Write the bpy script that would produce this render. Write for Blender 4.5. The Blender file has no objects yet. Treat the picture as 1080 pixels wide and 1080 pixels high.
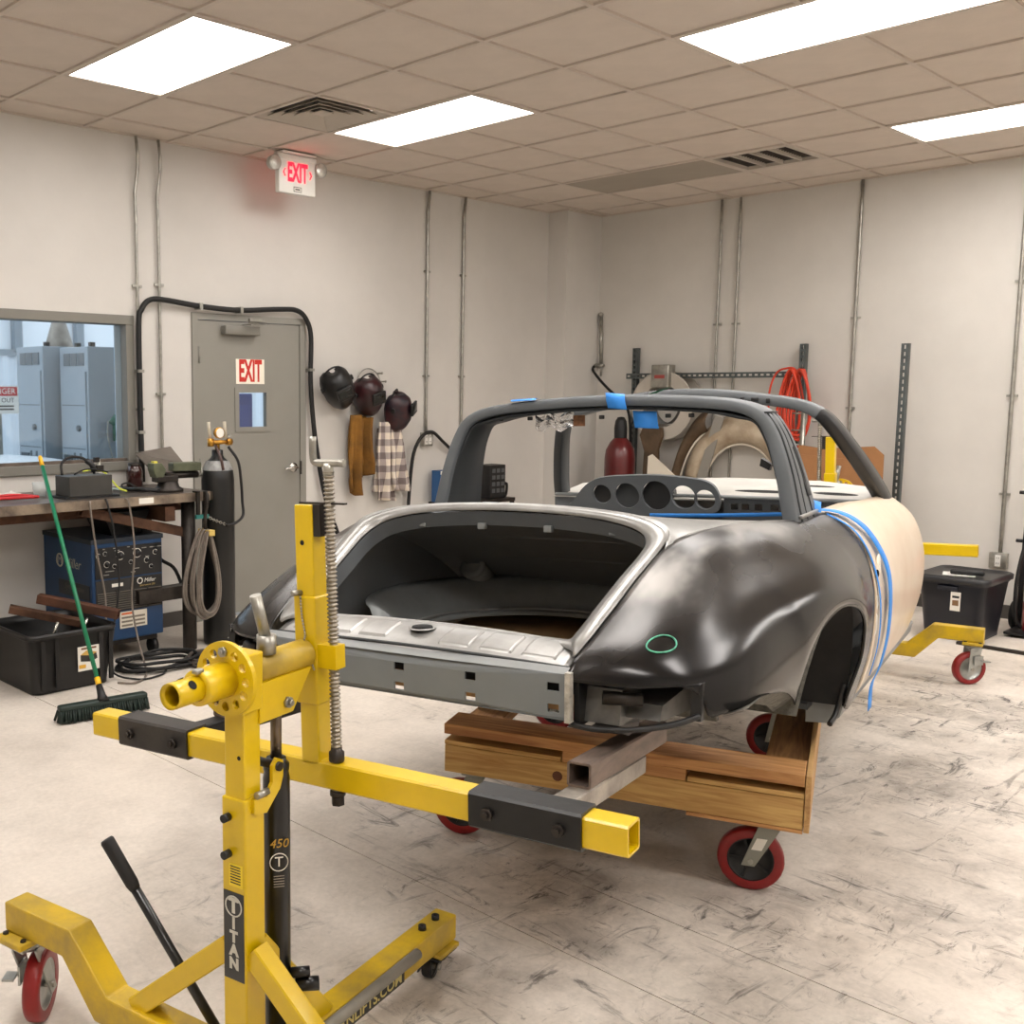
import bpy, bmesh, math, random
from math import sin, cos, pi, radians as rad
from mathutils import Matrix, Vector, noise

random.seed(7)
scene = bpy.context.scene
COL = scene.collection

# ------------------------------------------------------------------ camera
cam_d = bpy.data.cameras.new('camera')
cam = bpy.data.objects.new('camera', cam_d)
COL.objects.link(cam)
F_PX, YAW, PITCH, ROLL = 1109.44, 0.837986, 0.117944, 0.002181
fwd = Vector((cos(YAW) * cos(PITCH), sin(YAW) * cos(PITCH), -sin(PITCH)))
rgt = fwd.cross(Vector((0, 0, 1))).normalized()
upv = rgt.cross(fwd)
r2 = rgt * cos(ROLL) + upv * sin(ROLL)
u2 = -rgt * sin(ROLL) + upv * cos(ROLL)
cam.matrix_world = Matrix(((r2.x, u2.x, -fwd.x, -2.68982), (r2.y, u2.y, -fwd.y, -4.63617),
                           (r2.z, u2.z, -fwd.z, 1.61944), (0, 0, 0, 1)))
cam_d.sensor_width = 36
cam_d.sensor_fit = 'HORIZONTAL'
cam_d.lens = F_PX / 1080 * 36
cam_d.shift_x = (540 - 369.5) / 1080
cam_d.shift_y = (544.47 - 540) / 1080
cam_d.clip_start = 0.05
scene.camera = cam

# ------------------------------------------------------------------ world, exposure
w = bpy.data.worlds.new('world')
scene.world = w
w.use_nodes = True
w.node_tree.nodes['Background'].inputs[0].default_value = (0.76, 0.84, 0.93, 1)
w.node_tree.nodes['Background'].inputs[1].default_value = 1.0
vs = scene.view_settings
vs.view_transform = 'Standard'
vs.look = 'None'
vs.exposure = 1.2
vs.gamma = 1.0
vs.use_curve_mapping = False
LAMP = 9.0            # radiance of the ceiling light diffusers

# ------------------------------------------------------------------ materials
def srgb(c):
    def f(v):
        v /= 255.0
        return v / 12.92 if v <= 0.04045 else ((v + 0.055) / 1.055) ** 2.4
    return tuple(f(v) for v in c)

MATS = {}

def mat(name, col, rough=0.5, metal=0.0, nz=None, bump=None, spec=0.5, col2=None, emit=None, alpha=1.0, trans=0.0, coat=0.0, stretch=None):
    """procedural principled material. nz=(scale, amount) colour mottling, bump=(scale, strength)"""
    if name in MATS:
        return MATS[name]
    m = bpy.data.materials.new(name)
    m.use_nodes = True
    nt = m.node_tree
    b = nt.nodes['Principled BSDF']
    c = srgb(col)
    b.inputs['Base Color'].default_value = (*c, 1)
    b.inputs['Roughness'].default_value = rough
    b.inputs['Metallic'].default_value = metal
    b.inputs['Specular IOR Level'].default_value = spec
    b.inputs['Coat Weight'].default_value = coat
    b.inputs['Coat Roughness'].default_value = 0.12
    if trans:
        b.inputs['Transmission Weight'].default_value = trans
    if alpha < 1:
        b.inputs['Alpha'].default_value = alpha
    if emit:
        b.inputs['Emission Color'].default_value = (*srgb(emit[0]), 1)
        b.inputs['Emission Strength'].default_value = emit[1]
    if nz or bump:
        tc = nt.nodes.new('ShaderNodeTexCoord')
        vec = tc.outputs['Object']
        if stretch:
            mp = nt.nodes.new('ShaderNodeMapping')
            mp.inputs['Scale'].default_value = stretch
            nt.links.new(vec, mp.inputs[0])
            vec = mp.outputs[0]
    if nz:
        n = nt.nodes.new('ShaderNodeTexNoise')
        n.inputs['Scale'].default_value = nz[0]
        n.inputs['Detail'].default_value = 6
        n.inputs['Roughness'].default_value = 0.62
        nt.links.new(vec, n.inputs[0])
        r = nt.nodes.new('ShaderNodeValToRGB')
        a = nz[1]
        d = srgb(col2) if col2 else tuple(v * (1 - a) for v in c)
        l = c if col2 else tuple(min(1, v * (1 + a * 0.6)) for v in c)
        r.color_ramp.elements[0].position = 0.35
        r.color_ramp.elements[1].position = 0.65
        r.color_ramp.elements[0].color = (*d, 1)
        r.color_ramp.elements[1].color = (*l, 1)
        nt.links.new(n.outputs[0], r.inputs[0])
        nt.links.new(r.outputs[0], b.inputs['Base Color'])
    if bump:
        n2 = nt.nodes.new('ShaderNodeTexNoise')
        n2.inputs['Scale'].default_value = bump[0]
        n2.inputs['Detail'].default_value = 4
        nt.links.new(vec, n2.inputs[0])
        bn = nt.nodes.new('ShaderNodeBump')
        bn.inputs['Strength'].default_value = bump[1]
        bn.inputs['Distance'].default_value = 0.01
        nt.links.new(n2.outputs[0], bn.inputs['Height'])
        nt.links.new(bn.outputs[0], b.inputs['Normal'])
    MATS[name] = m
    return m

# ------------------------------------------------------------------ mesh builder
def catmull(pts, n, closed=False):
    pts = [Vector(p) for p in pts]
    out = []
    N = len(pts)
    segs = N if closed else N - 1
    for i in range(segs):
        if closed:
            p0, p1, p2, p3 = pts[(i - 1) % N], pts[i], pts[(i + 1) % N], pts[(i + 2) % N]
        else:
            p1, p2 = pts[i], pts[i + 1]
            p0 = pts[i - 1] if i > 0 else p1 * 2 - p2
            p3 = pts[i + 2] if i + 2 < N else p2 * 2 - p1
        for k in range(n):
            t = k / n
            out.append(0.5 * ((2 * p1) + (p2 - p0) * t + (2 * p0 - 5 * p1 + 4 * p2 - p3) * t * t + (3 * p1 - p0 - 3 * p2 + p3) * t ** 3))
    if not closed:
        out.append(pts[-1].copy())
    return out

class MB:
    """collects geometry; build() links it as ONE mesh object"""
    def __init__(s, M=None):
        s.v = []; s.f = []; s.sm = []; s.M = M; s.mi = []; s.cur = 0
    def add(s, vs_, fs_, smooth=False):
        o = len(s.v)
        for p in vs_:
            p = Vector(p)
            s.v.append(s.M @ p if s.M else p)
        for f in fs_:
            s.f.append(tuple(i + o for i in f)); s.sm.append(smooth); s.mi.append(s.cur)
        return s
    def box(s, c, d, R=None):
        hx, hy, hz = d[0] / 2, d[1] / 2, d[2] / 2
        vv = [Vector((x, y, z)) for x in (-hx, hx) for y in (-hy, hy) for z in (-hz, hz)]
        c = Vector(c)
        vv = [(R @ p if R else p) + c for p in vv]
        return s.add(vv, [(0, 1, 3, 2), (4, 6, 7, 5), (0, 4, 5, 1), (2, 3, 7, 6), (0, 2, 6, 4), (1, 5, 7, 3)])
    def bb(s, x0, x1, y0, y1, z0, z1):
        return s.box(((x0 + x1) / 2, (y0 + y1) / 2, (z0 + z1) / 2), (abs(x1 - x0), abs(y1 - y0), abs(z1 - z0)))
    def rbox(s, c, d, r=0.01, R=None, seg=2):
        """box with rounded vertical edges and bevelled rims"""
        bm = bmesh.new()
        bmesh.ops.create_cube(bm, size=1)
        for v in bm.verts:
            v.co = Vector((v.co.x * d[0], v.co.y * d[1], v.co.z * d[2]))
        bmesh.ops.bevel(bm, geom=bm.edges[:], offset=r, segments=seg, affect='EDGES', profile=0.5)
        return s.frombm(bm, c, R, True)
    def frombm(s, bm, c=(0, 0, 0), R=None, smooth=False):
        bm.verts.index_update()
        c = Vector(c)
        vv = [(R @ v.co if R else v.co.copy()) + c for v in bm.verts]
        ff = [tuple(v.index for v in f.verts) for f in bm.faces]
        bm.free()
        return s.add(vv, ff, smooth)
    def prism(s, poly, axis, a, b, smooth=False):
        """polygon (2d list) extruded along axis from a to b.  axis x: (y,z)  y: (x,z)  z: (x,y)"""
        n = len(poly)
        def P(q, t):
            return {'x': (t, q[0], q[1]), 'y': (q[0], t, q[1]), 'z': (q[0], q[1], t)}[axis]
        vv = [P(q, a) for q in poly] + [P(q, b) for q in poly]
        s.add(vv, [(i, (i + 1) % n, n + (i + 1) % n, n + i) for i in range(n)], smooth)
        o = len(s.v) - 2 * n
        s.f.append(tuple(o + i for i in range(n))[::-1]); s.sm.append(False); s.mi.append(s.cur)
        s.f.append(tuple(o + n + i for i in range(n))); s.sm.append(False); s.mi.append(s.cur)
        return s
    def ring(s, c, u, v, r, n):
        return [c + u * (r * cos(2 * pi * i / n)) + v * (r * sin(2 * pi * i / n)) for i in range(n)]
    def tube(s, path, r, n=8, cap=True, closed=False):
        path = [Vector(p) for p in path]
        rs = r if isinstance(r, (list, tuple)) else [r] * len(path)
        vv = []; ff = []
        pu = None
        N = len(path)
        for i, p in enumerate(path):
            if closed:
                t = path[(i + 1) % N] - path[(i - 1) % N]
            else:
                t = path[min(i + 1, N - 1)] - path[max(i - 1, 0)]
            if t.length < 1e-9:
                t = Vector((0, 0, 1))
            t.normalize()
            if pu is None:
                pu = t.orthogonal().normalized()
            u = pu - t * pu.dot(t)
            if u.length < 1e-6:
                u = t.orthogonal()
            u.normalize()
            pu = u
            vv += s.ring(p, u, t.cross(u), rs[i], n)
        for i in range(N if closed else N - 1):
            for k in range(n):
                a = i * n + k; b = i * n + (k + 1) % n
                j = (i + 1) % N
                ff.append((a, b, j * n + (k + 1) % n, j * n + k))
        s.add(vv, ff, True)
        if cap and not closed:
            o = len(s.v) - len(vv)
            s.f.append(tuple(o + k for k in range(n))[::-1]); s.sm.append(False); s.mi.append(s.cur)
            s.f.append(tuple(o + (N - 1) * n + k for k in range(n))); s.sm.append(False); s.mi.append(s.cur)
        return s
    def cyl(s, a, b, r, n=20, cap=True):
        a = Vector(a); b = Vector(b)
        if isinstance(r, (tuple, list)):
            return s.tube([a, b], list(r), n, cap)
        return s.tube([a, b], r, n, cap)
    def lathe(s, prof, n=24, c=(0, 0, 0), axis='z', R=None):
        """prof: list of (r, h)"""
        vv = []; ff = []
        c = Vector(c)
        for r, h in prof:
            for k in range(n):
                a = 2 * pi * k / n
                p = Vector({'z': (r * cos(a), r * sin(a), h), 'x': (h, r * cos(a), r * sin(a)), 'y': (r * sin(a), h, r * cos(a))}[axis])
                vv.append((R @ p if R else p) + c)
        m = len(prof)
        for i in range(m - 1):
            for k in range(n):
                ff.append((i * n + k, i * n + (k + 1) % n, (i + 1) * n + (k + 1) % n, (i + 1) * n + k))
        s.add(vv, ff, True)
        return s
    def grid(s, rows, closed_u=False, smooth=True):
        m = len(rows); n = len(rows[0])
        vv = [p for r in rows for p in r]
        ff = []
        for i in range(m - 1):
            for k in range(n if closed_u else n - 1):
                ff.append((i * n + k, i * n + (k + 1) % n, (i + 1) * n + (k + 1) % n, (i + 1) * n + k))
        return s.add(vv, ff, smooth)
    def sphere(s, c, r, nu=16, nv=10):
        rr = (r, r, r) if not isinstance(r, (tuple, list)) else r
        c = Vector(c)
        rows = []
        for i in range(nv + 1):
            a = pi * i / nv
            rows.append([c + Vector((rr[0] * sin(a) * cos(2 * pi * k / nu), rr[1] * sin(a) * sin(2 * pi * k / nu), rr[2] * cos(a))) for k in range(nu)])
        return s.grid(rows, True)
    def sqtube(s, a, b, w, h, t=0.005, up=(0, 0, 1), open_ends=True):
        """hollow rectangular tube from a to b; w sideways, h along up"""
        a = Vector(a); b = Vector(b); d = (b - a).normalized()
        up = Vector(up); side = d.cross(up).normalized(); up = side.cross(d).normalized()
        def rg(p, w_, h_, e):
            # rounded-ish (octagonal) section
            q = []
            for sx, sy in ((-1, -1), (1, -1), (1, 1), (-1, 1)):
                c1 = (sx * (w_ / 2 - e), sy * h_ / 2); c2 = (sx * w_ / 2, sy * (h_ / 2 - e))
                q += [c2, c1] if (sx * sy) > 0 else [c1, c2]
            q2 = sorted(q, key=lambda z: math.atan2(z[1] / h_, z[0] / w_))
            return [p + side * x + up * y for x, y in q2]
        e = min(w, h) * 0.07
        if not open_ends:
            vv = rg(a, w, h, e) + rg(b, w, h, e)
            ff = [(i, (i + 1) % 8, 8 + (i + 1) % 8, 8 + i) for i in range(8)] + [tuple(range(8))[::-1], tuple(range(8, 16))]
            return s.add(vv, ff)
        O = [rg(a, w, h, e), rg(b, w, h, e), rg(b, w - 2 * t, h - 2 * t, e * .6), rg(a, w - 2 * t, h - 2 * t, e * .6)]
        vv = [p for r in O for p in r]
        ff = []
        for j in range(4):
            j2 = (j + 1) % 4
            ff += [(j * 8 + i, j * 8 + (i + 1) % 8, j2 * 8 + (i + 1) % 8, j2 * 8 + i) for i in range(8)]
        return s.add(vv, ff)
    def build(s, name, m, parent=None, loc=None, rot=None):
        me = bpy.data.meshes.new(name)
        me.from_pydata([tuple(p) for p in s.v], [], s.f)
        me.polygons.foreach_set('use_smooth', s.sm)
        if isinstance(m, (list, tuple)):
            for q in m:
                me.materials.append(q)
            me.polygons.foreach_set('material_index', s.mi)
        else:
            me.materials.append(m)
        bm = bmesh.new(); bm.from_mesh(me)
        bmesh.ops.recalc_face_normals(bm, faces=bm.faces)
        bm.to_mesh(me); bm.free()
        me.update()
        o = bpy.data.objects.new(name, me)
        COL.objects.link(o)
        if parent: o.parent = parent
        if loc: o.location = loc
        if rot: o.rotation_euler = rot
        return o

def solidify(o, t, off=0.0):
    md = o.modifiers.new('thick', 'SOLIDIFY'); md.thickness = t; md.offset = off
    return o

def bevel(o, wdt=0.003, seg=2):
    md = o.modifiers.new('bevel', 'BEVEL'); md.width = wdt; md.segments = seg; md.limit_method = 'ANGLE'; md.angle_limit = rad(40)
    return o

def thing(name, label, cat, loc=(0, 0, 0), rot=(0, 0, 0), group=None):
    o = bpy.data.objects.new(name, None)
    o.empty_display_size = 0.1
    COL.objects.link(o)
    o.location = loc; o.rotation_euler = rot
    o['label'] = label; o['category'] = cat
    if group: o['group'] = group
    return o

def tag(o, label, cat, group=None):
    o['label'] = label; o['category'] = cat
    if group: o['group'] = group
    return o

def struct(o, label=None):
    o['kind'] = 'structure'
    if label: o['label'] = label
    return o

def dup(o, parent=None, name=None):
    c = o.copy()
    if name: c.name = name
    COL.objects.link(c)
    if parent: c.parent = parent
    for ch in list(o.children):
        dup(ch, c)
    return c

FONT = {}
def text(body, size, m, parent, loc, rot, name='lettering', depth=0.0006, align='CENTER', xs=1.0, shear=0.0, bold=0.0):
    cu = bpy.data.curves.new('txt', 'FONT')
    cu.body = body; cu.size = size; cu.align_x = align; cu.align_y = 'CENTER'; cu.extrude = depth; cu.shear = shear; cu.offset = bold
    cu.resolution_u = 3
    t = bpy.data.objects.new('txt', cu)
    COL.objects.link(t)
    dg = bpy.context.evaluated_depsgraph_get()
    me = bpy.data.meshes.new_from_object(t.evaluated_get(dg))
    bpy.data.objects.remove(t)
    for v in me.vertices:
        v.co.x *= xs
    me.materials.clear(); me.materials.append(m)
    o = bpy.data.objects.new(name, me)
    COL.objects.link(o)
    if parent: o.parent = parent
    o.location = loc
    o.rotation_euler = rot
    return o
WALLA = (pi / 2, 0, 0)            # text facing -Y
WALLB = (pi / 2, 0, -pi / 2)      # text facing -X

# shared materials
M_wall = mat('wall_paint', (206, 202, 196), 0.75, nz=(1.3, 0.05), bump=(55, 0.04))
M_steelgrey = mat('grey_paint', (122, 119, 111), 0.5, nz=(3, 0.05))
M_galv = mat('galvanised_steel', (165, 163, 155), 0.38, 0.85, nz=(14, 0.25))
M_chrome = mat('bright_steel', (190, 188, 182), 0.25, 1.0, nz=(20, 0.15))
M_black = mat('black_plastic', (19, 19, 20), 0.5, nz=(9, 0.25))
M_rubber = mat('black_rubber', (18, 17, 17), 0.65, nz=(20, 0.2))
M_yellow = mat('yellow_paint', (210, 176, 0), 0.34, nz=(4.5, 0.10), coat=0.25)
M_yellowdirty = mat('dusty_yellow_paint', (208, 172, 2), 0.45, nz=(7, 0.5), col2=(164, 138, 52))
M_red = mat('red_polyurethane', (134, 22, 22), 0.38, nz=(10, 0.2))
M_white = mat('white_plastic', (228, 226, 220), 0.45)
M_darksteel = mat('dark_mill_steel', (62, 57, 53), 0.45, 0.7, nz=(8, 0.4), bump=(60, 0.1))
M_label = mat('paper_label', (226, 222, 212), 0.6)
M_ink = mat('dark_ink', (30, 28, 28), 0.7)
# ------------------------------------------------------------------ room shell
T = 0.6096
XW, YW, XB, YB, H = 5.83, 1.52, -4.6, -6.3, 3.25     # back wall, left wall, wall behind, right wall

def floor_material():
    m = bpy.data.materials.new('worn_concrete')
    m.use_nodes = True
    nt = m.node_tree; N = nt.nodes; L = nt.links
    b = N['Principled BSDF']
    tc = N.new('ShaderNodeTexCoord')
    def mapping(scale, rot=(0, 0, 0)):
        q = N.new('ShaderNodeMapping'); q.inputs['Scale'].default_value = scale; q.inputs['Rotation'].default_value = rot
        L.new(tc.outputs['Object'], q.inputs[0]); return q.outputs[0]
    def ntex(vec, scale, det=6, ro=0.6, dist=0.0):
        q = N.new('ShaderNodeTexNoise'); q.inputs['Scale'].default_value = scale; q.inputs['Detail'].default_value = det
        q.inputs['Roughness'].default_value = ro; q.inputs['Distortion'].default_value = dist
        L.new(vec, q.inputs[0]); return q.outputs[0]
    def ramp(v, stops):
        q = N.new('ShaderNodeValToRGB'); e = q.color_ramp.elements
        e[0].position, e[0].color = stops[0][0], stops[0][1]
        e[1].position, e[1].color = stops[-1][0], stops[-1][1]
        for p, c in stops[1:-1]:
            x = e.new(p); x.color = c
        L.new(v, q.inputs[0]); return q.outputs[0]
    def math_(op, a, c):
        q = N.new('ShaderNodeMath'); q.operation = op
        for i, v in enumerate((a, c)):
            if isinstance(v, (int, float)): q.inputs[i].default_value = v
            else: L.new(v, q.inputs[i])
        q.use_clamp = True
        return q.outputs[0]
    def mix(f, a, c):
        q = N.new('ShaderNodeMix'); q.data_type = 'RGBA'
        if isinstance(f, (int, float)): q.inputs[0].default_value = f
        else: L.new(f, q.inputs[0])
        for i, v in ((6, a), (7, c)):
            if isinstance(v, tuple): q.inputs[i].default_value = v
            else: L.new(v, q.inputs[i])
        return q.outputs[2]
    g = lambda v: (v, v, v, 1)
    v1 = mapping((1, 1, 1))
    base = ramp(ntex(v1, 1.1, 8, 0.65), [(0.3, (*srgb((190, 180, 168)), 1)), (0.55, (*srgb((224, 215, 204)), 1)), (0.75, (*srgb((235, 227, 216)), 1))])
    fine = ramp(ntex(v1, 45, 4, 0.7), [(0.35, g(0.86)), (0.7, g(1.0))])
    q = N.new('ShaderNodeMix'); q.data_type = 'RGBA'; q.blend_type = 'MULTIPLY'; q.inputs[0].default_value = 1
    L.new(base, q.inputs[6]); L.new(fine, q.inputs[7]); col = q.outputs[2]
    # broad worn zone beneath the raised body
    grad = N.new('ShaderNodeTexGradient'); grad.gradient_type = 'SPHERICAL'
    mp = N.new('ShaderNodeMapping'); mp.inputs['Location'].default_value = (-1.7, 3.1, 0); mp.inputs['Rotation'].default_value = (0, 0, 0)
    mp.vector_type = 'POINT'
    L.new(tc.outputs['Object'], mp.inputs[0])
    mp2 = N.new('ShaderNodeMapping'); mp2.inputs['Scale'].default_value = (0.29, 0.36, 0.0)
    L.new(mp.outputs[0], mp2.inputs[0]); L.new(mp2.outputs[0], grad.inputs[0])
    zone = math_('MULTIPLY', grad.outputs['Fac'], 2.4)
    patch = ramp(ntex(v1, 1.25, 7, 0.62, 0.5), [(0.43, g(0)), (0.60, g(1))])
    zp = math_('MULTIPLY', zone, math_('ADD', math_('MULTIPLY', patch, 0.92), 0.08))
    # scuffs: streaky warped noise in two directions
    s1 = ramp(ntex(mapping((2.2, 8, 1), (0, 0, 0.5)), 1.5, 9, 0.72, 1.4), [(0.555, g(0)), (0.64, g(1))])
    s2 = ramp(ntex(mapping((9, 2.0, 1), (0, 0, 0.9)), 1.5, 9, 0.72, 1.2), [(0.565, g(0)), (0.65, g(1))])
    s3 = ramp(ntex(mapping((5, 6, 1)), 1.0, 10, 0.8, 3.0), [(0.575, g(0)), (0.66, g(1))])
    sc = math_('MAXIMUM', math_('MAXIMUM', s1, s2), s3)
    scz = math_('MULTIPLY', sc, math_('MULTIPLY', zp, 1.25))
    haze = ramp(ntex(v1, 5.0, 9, 0.7, 0.6), [(0.36, g(0)), (0.68, g(0.8))])
    hz = math_('MULTIPLY', haze, zp)
    col = mix(math_('MULTIPLY', hz, 0.95), col, (*srgb((98, 90, 83)), 1))
    col = mix(math_('MULTIPLY', scz, 0.9), col, (*srgb((44, 40, 40)), 1))
    # sparse spots and stains all over the slab
    sp = ramp(ntex(mapping((6, 6, 1)), 1.0, 8, 0.72, 0.8), [(0.70, g(0)), (0.735, g(1))])
    col = mix(math_('MULTIPLY', sp, 0.6), col, (*srgb((78, 70, 64)), 1))
    st = ramp(ntex(v1, 0.55, 4, 0.5), [(0.5, g(0)), (0.72, g(0.5))])
    col = mix(st, col, (*srgb((205, 190, 172)), 1))
    L.new(col, b.inputs['Base Color'])
    L.new(ramp(ntex(v1, 3, 6), [(0.3, g(0.5)), (0.7, g(0.72))]), b.inputs['Roughness'])
    bn = N.new('ShaderNodeBump'); bn.inputs['Strength'].default_value = 0.12; bn.inputs['Distance'].default_value = 0.004
    L.new(ntex(v1, 28, 6), bn.inputs['Height']); L.new(bn.outputs[0], b.inputs['Normal'])
    return m

M_floor = floor_material()
fl = struct(MB().bb(XB, XW, YB, YW, -0.14, -0.008).build('floor', mat('joint_dirt', (58, 50, 44), 0.9)))
for a, c in ((XB, -0.292), (-0.288, 0.098), (0.102, XW)):
    MB().bb(a, c, YB, YW, -0.1, 0.0).build('floor_slab', M_floor, fl)

# left wall (carries window and door), built around its openings
WX0, WX1, WZ0, WZ1 = -1.25, 0.925, 1.10, 2.11       # window opening incl. frame
DX0, DX1, DZ1 = 1.38, 2.385, 2.155                  # door opening incl. frame
wl = MB()
wl.bb(XB, WX0, YW, YW + .14, 0, H); wl.bb(WX0, WX1, YW, YW + .14, 0, WZ0); wl.bb(WX0, WX1, YW, YW + .14, WZ1, H)
wl.bb(WX1, DX0, YW, YW + .14, 0, H); wl.bb(DX0, DX1, YW, YW + .14, DZ1, H); wl.bb(DX1, XW + .14, YW, YW + .14, 0, H)
wall_left = struct(wl.build('wall_left', M_wall))
struct(MB().bb(5.30, XW, 1.31, YW, 0, H).build('wall_pilaster', M_wall))
M_wallB = mat('wall_paint_back', (208, 204, 197), 0.75, nz=(0.9, 0.07), bump=(55, 0.04))
wall_back = struct(MB().bb(XW, XW + .14, YB, 1.52, 0, H).build('wall_back', M_wallB))
struct(MB().bb(XB, XW, YB - .14, YB, 0, H).build('wall_right', M_wall))
struct(MB().bb(XB - .14, XB, YB, YW, 0, H).build('wall_front', M_wall))
# dark baseboards
M_base = mat('dark_baseboard', (70, 66, 62), 0.6)
struct(MB().bb(XB, DX0, YW - .008, YW - 0.001, 0, .10).bb(DX1, 5.30, YW - .008, YW - 0.001, 0, .10).build('baseboard_left', M_base))
struct(MB().bb(XW - .008, XW - 0.001, YB, 1.31, 0, .10).build('baseboard_back', M_base))

# ---- ceiling: grid bars, tiles, fixtures
M_tile = mat('acoustic_tile', (206, 194, 182), 0.9, nz=(5, 0.04), bump=(170, 0.18))
M_tbar = mat('ceiling_grid_bar', (196, 184, 172), 0.6)
LIGHTS = [(0, -1), (3, -1), (3, -5), (7, -5), (0, -5), (-4, -1), (-4, -5), (0, -9), (3, -9), (7, -9), (-4, -9)]
cells = {}
for i, j in LIGHTS:
    for k in (0, 1): cells[(i, j + k)] = 'light'
for k in (0, 1): cells[(7, -1 + k)] = 'panel'
cells[(2, 0)] = 'vent'; cells[(7, -2)] = 'return'
ceil = struct(MB().bb(XB - .14, XW + .14, YB - .14, YW + .14, H + .15, H + .25).build('ceiling', mat('ceiling_void', (90, 84, 78), 0.9)))
i0, i1 = math.floor(XB / T), math.ceil(XW / T)
j0, j1 = math.floor(YB / T), math.ceil(YW / T)
gb = MB()
for i in range(i0, i1):
    for j in range(j0, j1):
        x0, x1 = max(XB, i * T), min(XW, (i + 1) * T); y0, y1 = max(YB, j * T), min(YW, (j + 1) * T)
        if i > i0 and y1 - y0 > .01: gb.bb(i * T - .012, i * T + .012, y0, y1, H - .004, H + .02)
        if j > j0 and not (cells.get((i, j)) in ('light', 'panel') and cells.get((i, j - 1)) == cells.get((i, j))) and x1 - x0 > .01:
            gb.bb(x0, x1, j * T - .012, j * T + .012, H - .0036, H + .0196)
gb.build('ceiling_grid', M_tbar, ceil)
am = MB()
am.bb(XB, XW, YW - .022, YW - .0005, H - .003, H + .02); am.bb(XW - .022, XW - .0005, YB, 1.31, H - .0032, H + .02)
am.bb(5.278, 5.2995, 1.31, YW, H - .0031, H + .02); am.bb(5.278, XW, 1.288, 1.3095, H - .0029, H + .02)
am.build('edge_angle', M_tbar, ceil)
shared = {}
for i in range(i0, i1):
    for j in range(j0, j1):
        if (i, j) in cells: continue
        x0, x1 = max(XB, i * T), min(XW, (i + 1) * T)
        y0, y1 = max(YB, j * T), min(YW, (j + 1) * T)
        key = (round(x1 - x0, 3), round(y1 - y0, 3))
        if key[0] < .02 or key[1] < .02: continue
        c = ((x0 + x1) / 2, (y0 + y1) / 2, H + .008)
        if key not in shared:
            shared[key] = MB().bb(-key[0] / 2 + .004, key[0] / 2 - .004, -key[1] / 2 + .004, key[1] / 2 - .004, 0, .016).build('ceiling_tile', M_tile, ceil, c)
        else:
            o = shared[key].copy(); COL.objects.link(o); o.location = c

# lay-in ceiling lights
def lamp_material(LAMP, nm):
    m = bpy.data.materials.new(nm); m.use_nodes = True
    nt = m.node_tree; b = nt.nodes['Principled BSDF']
    b.inputs['Base Color'].default_value = (.9, .9, .88, 1); b.inputs['Roughness'].default_value = .4
    tc = nt.nodes.new('ShaderNodeTexCoord'); w_ = nt.nodes.new('ShaderNodeTexWave')
    w_.wave_type = 'BANDS'; w_.bands_direction = 'X'; w_.inputs['Scale'].default_value = 1.6; w_.inputs['Distortion'].default_value = .6
    nt.links.new(tc.outputs['Object'], w_.inputs[0])
    mr = nt.nodes.new('ShaderNodeMapRange'); mr.inputs[3].default_value = LAMP * .82; mr.inputs[4].default_value = LAMP * 1.15
    nt.links.new(w_.outputs['Fac'], mr.inputs[0]); nt.links.new(mr.outputs[0], b.inputs['Emission Strength'])
    b.inputs['Emission Color'].default_value = (1.0, .957, .918, 1)
    return m
M_lampL, M_lampR = lamp_material(LAMP * .70, 'aged_prismatic_lens'), lamp_material(LAMP * 1.08, 'lit_prismatic_lens')
LL = {(0, -1): 'lit ceiling light nearest the left wall, above the bench side', (3, -1): 'lit ceiling light beside the square air vent',
      (3, -5): 'large lit ceiling light at the top right of the view', (7, -5): 'lit ceiling light nearest the back wall at right'}
protos = {}
for i, j in LIGHTS:
    lab = LL.get((i, j), 'lit ceiling light behind the camera')
    loc = ((i + .5) * T, (j + 1) * T, H)
    dim = j == -1
    if dim not in protos:
        t = thing('ceiling_light', lab, 'ceiling light', loc, group='lay-in ceiling lights')
        a, c = T / 2 - .014, T - .014
        fr = MB()
        fr.bb(-a, a, -c, -c + .016, -.002, .05); fr.bb(-a, a, c - .016, c, -.002, .05)
        fr.bb(-a, -a + .016, -c + .016, c - .016, -.002, .05); fr.bb(a - .016, a, -c + .016, c - .016, -.002, .05)
        fr.build('frame', M_tbar, t)
        MB().bb(-a + .016, a - .016, -c + .016, c - .016, .004, .012).build('diffuser', M_lampL if dim else M_lampR, t)
        protos[dim] = t
    else:
        t = dup(protos[dim]); t.location = loc; t['label'] = lab
    if (i, j) not in LL: t['group'] = 'ceiling lights behind the camera'
# unlit grey blanking panel
t = thing('ceiling_panel', 'flat grey blank panel in the ceiling beside the slotted vent', 'ceiling panel', (7.5 * T, 0, H))
MB().bb(-T / 2 + .013, T / 2 - .013, -T + .013, T - .013, -.001, .01).build('panel', mat('grey_panel', (158, 149, 136), 0.7, nz=(3, .05)), t)
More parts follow.
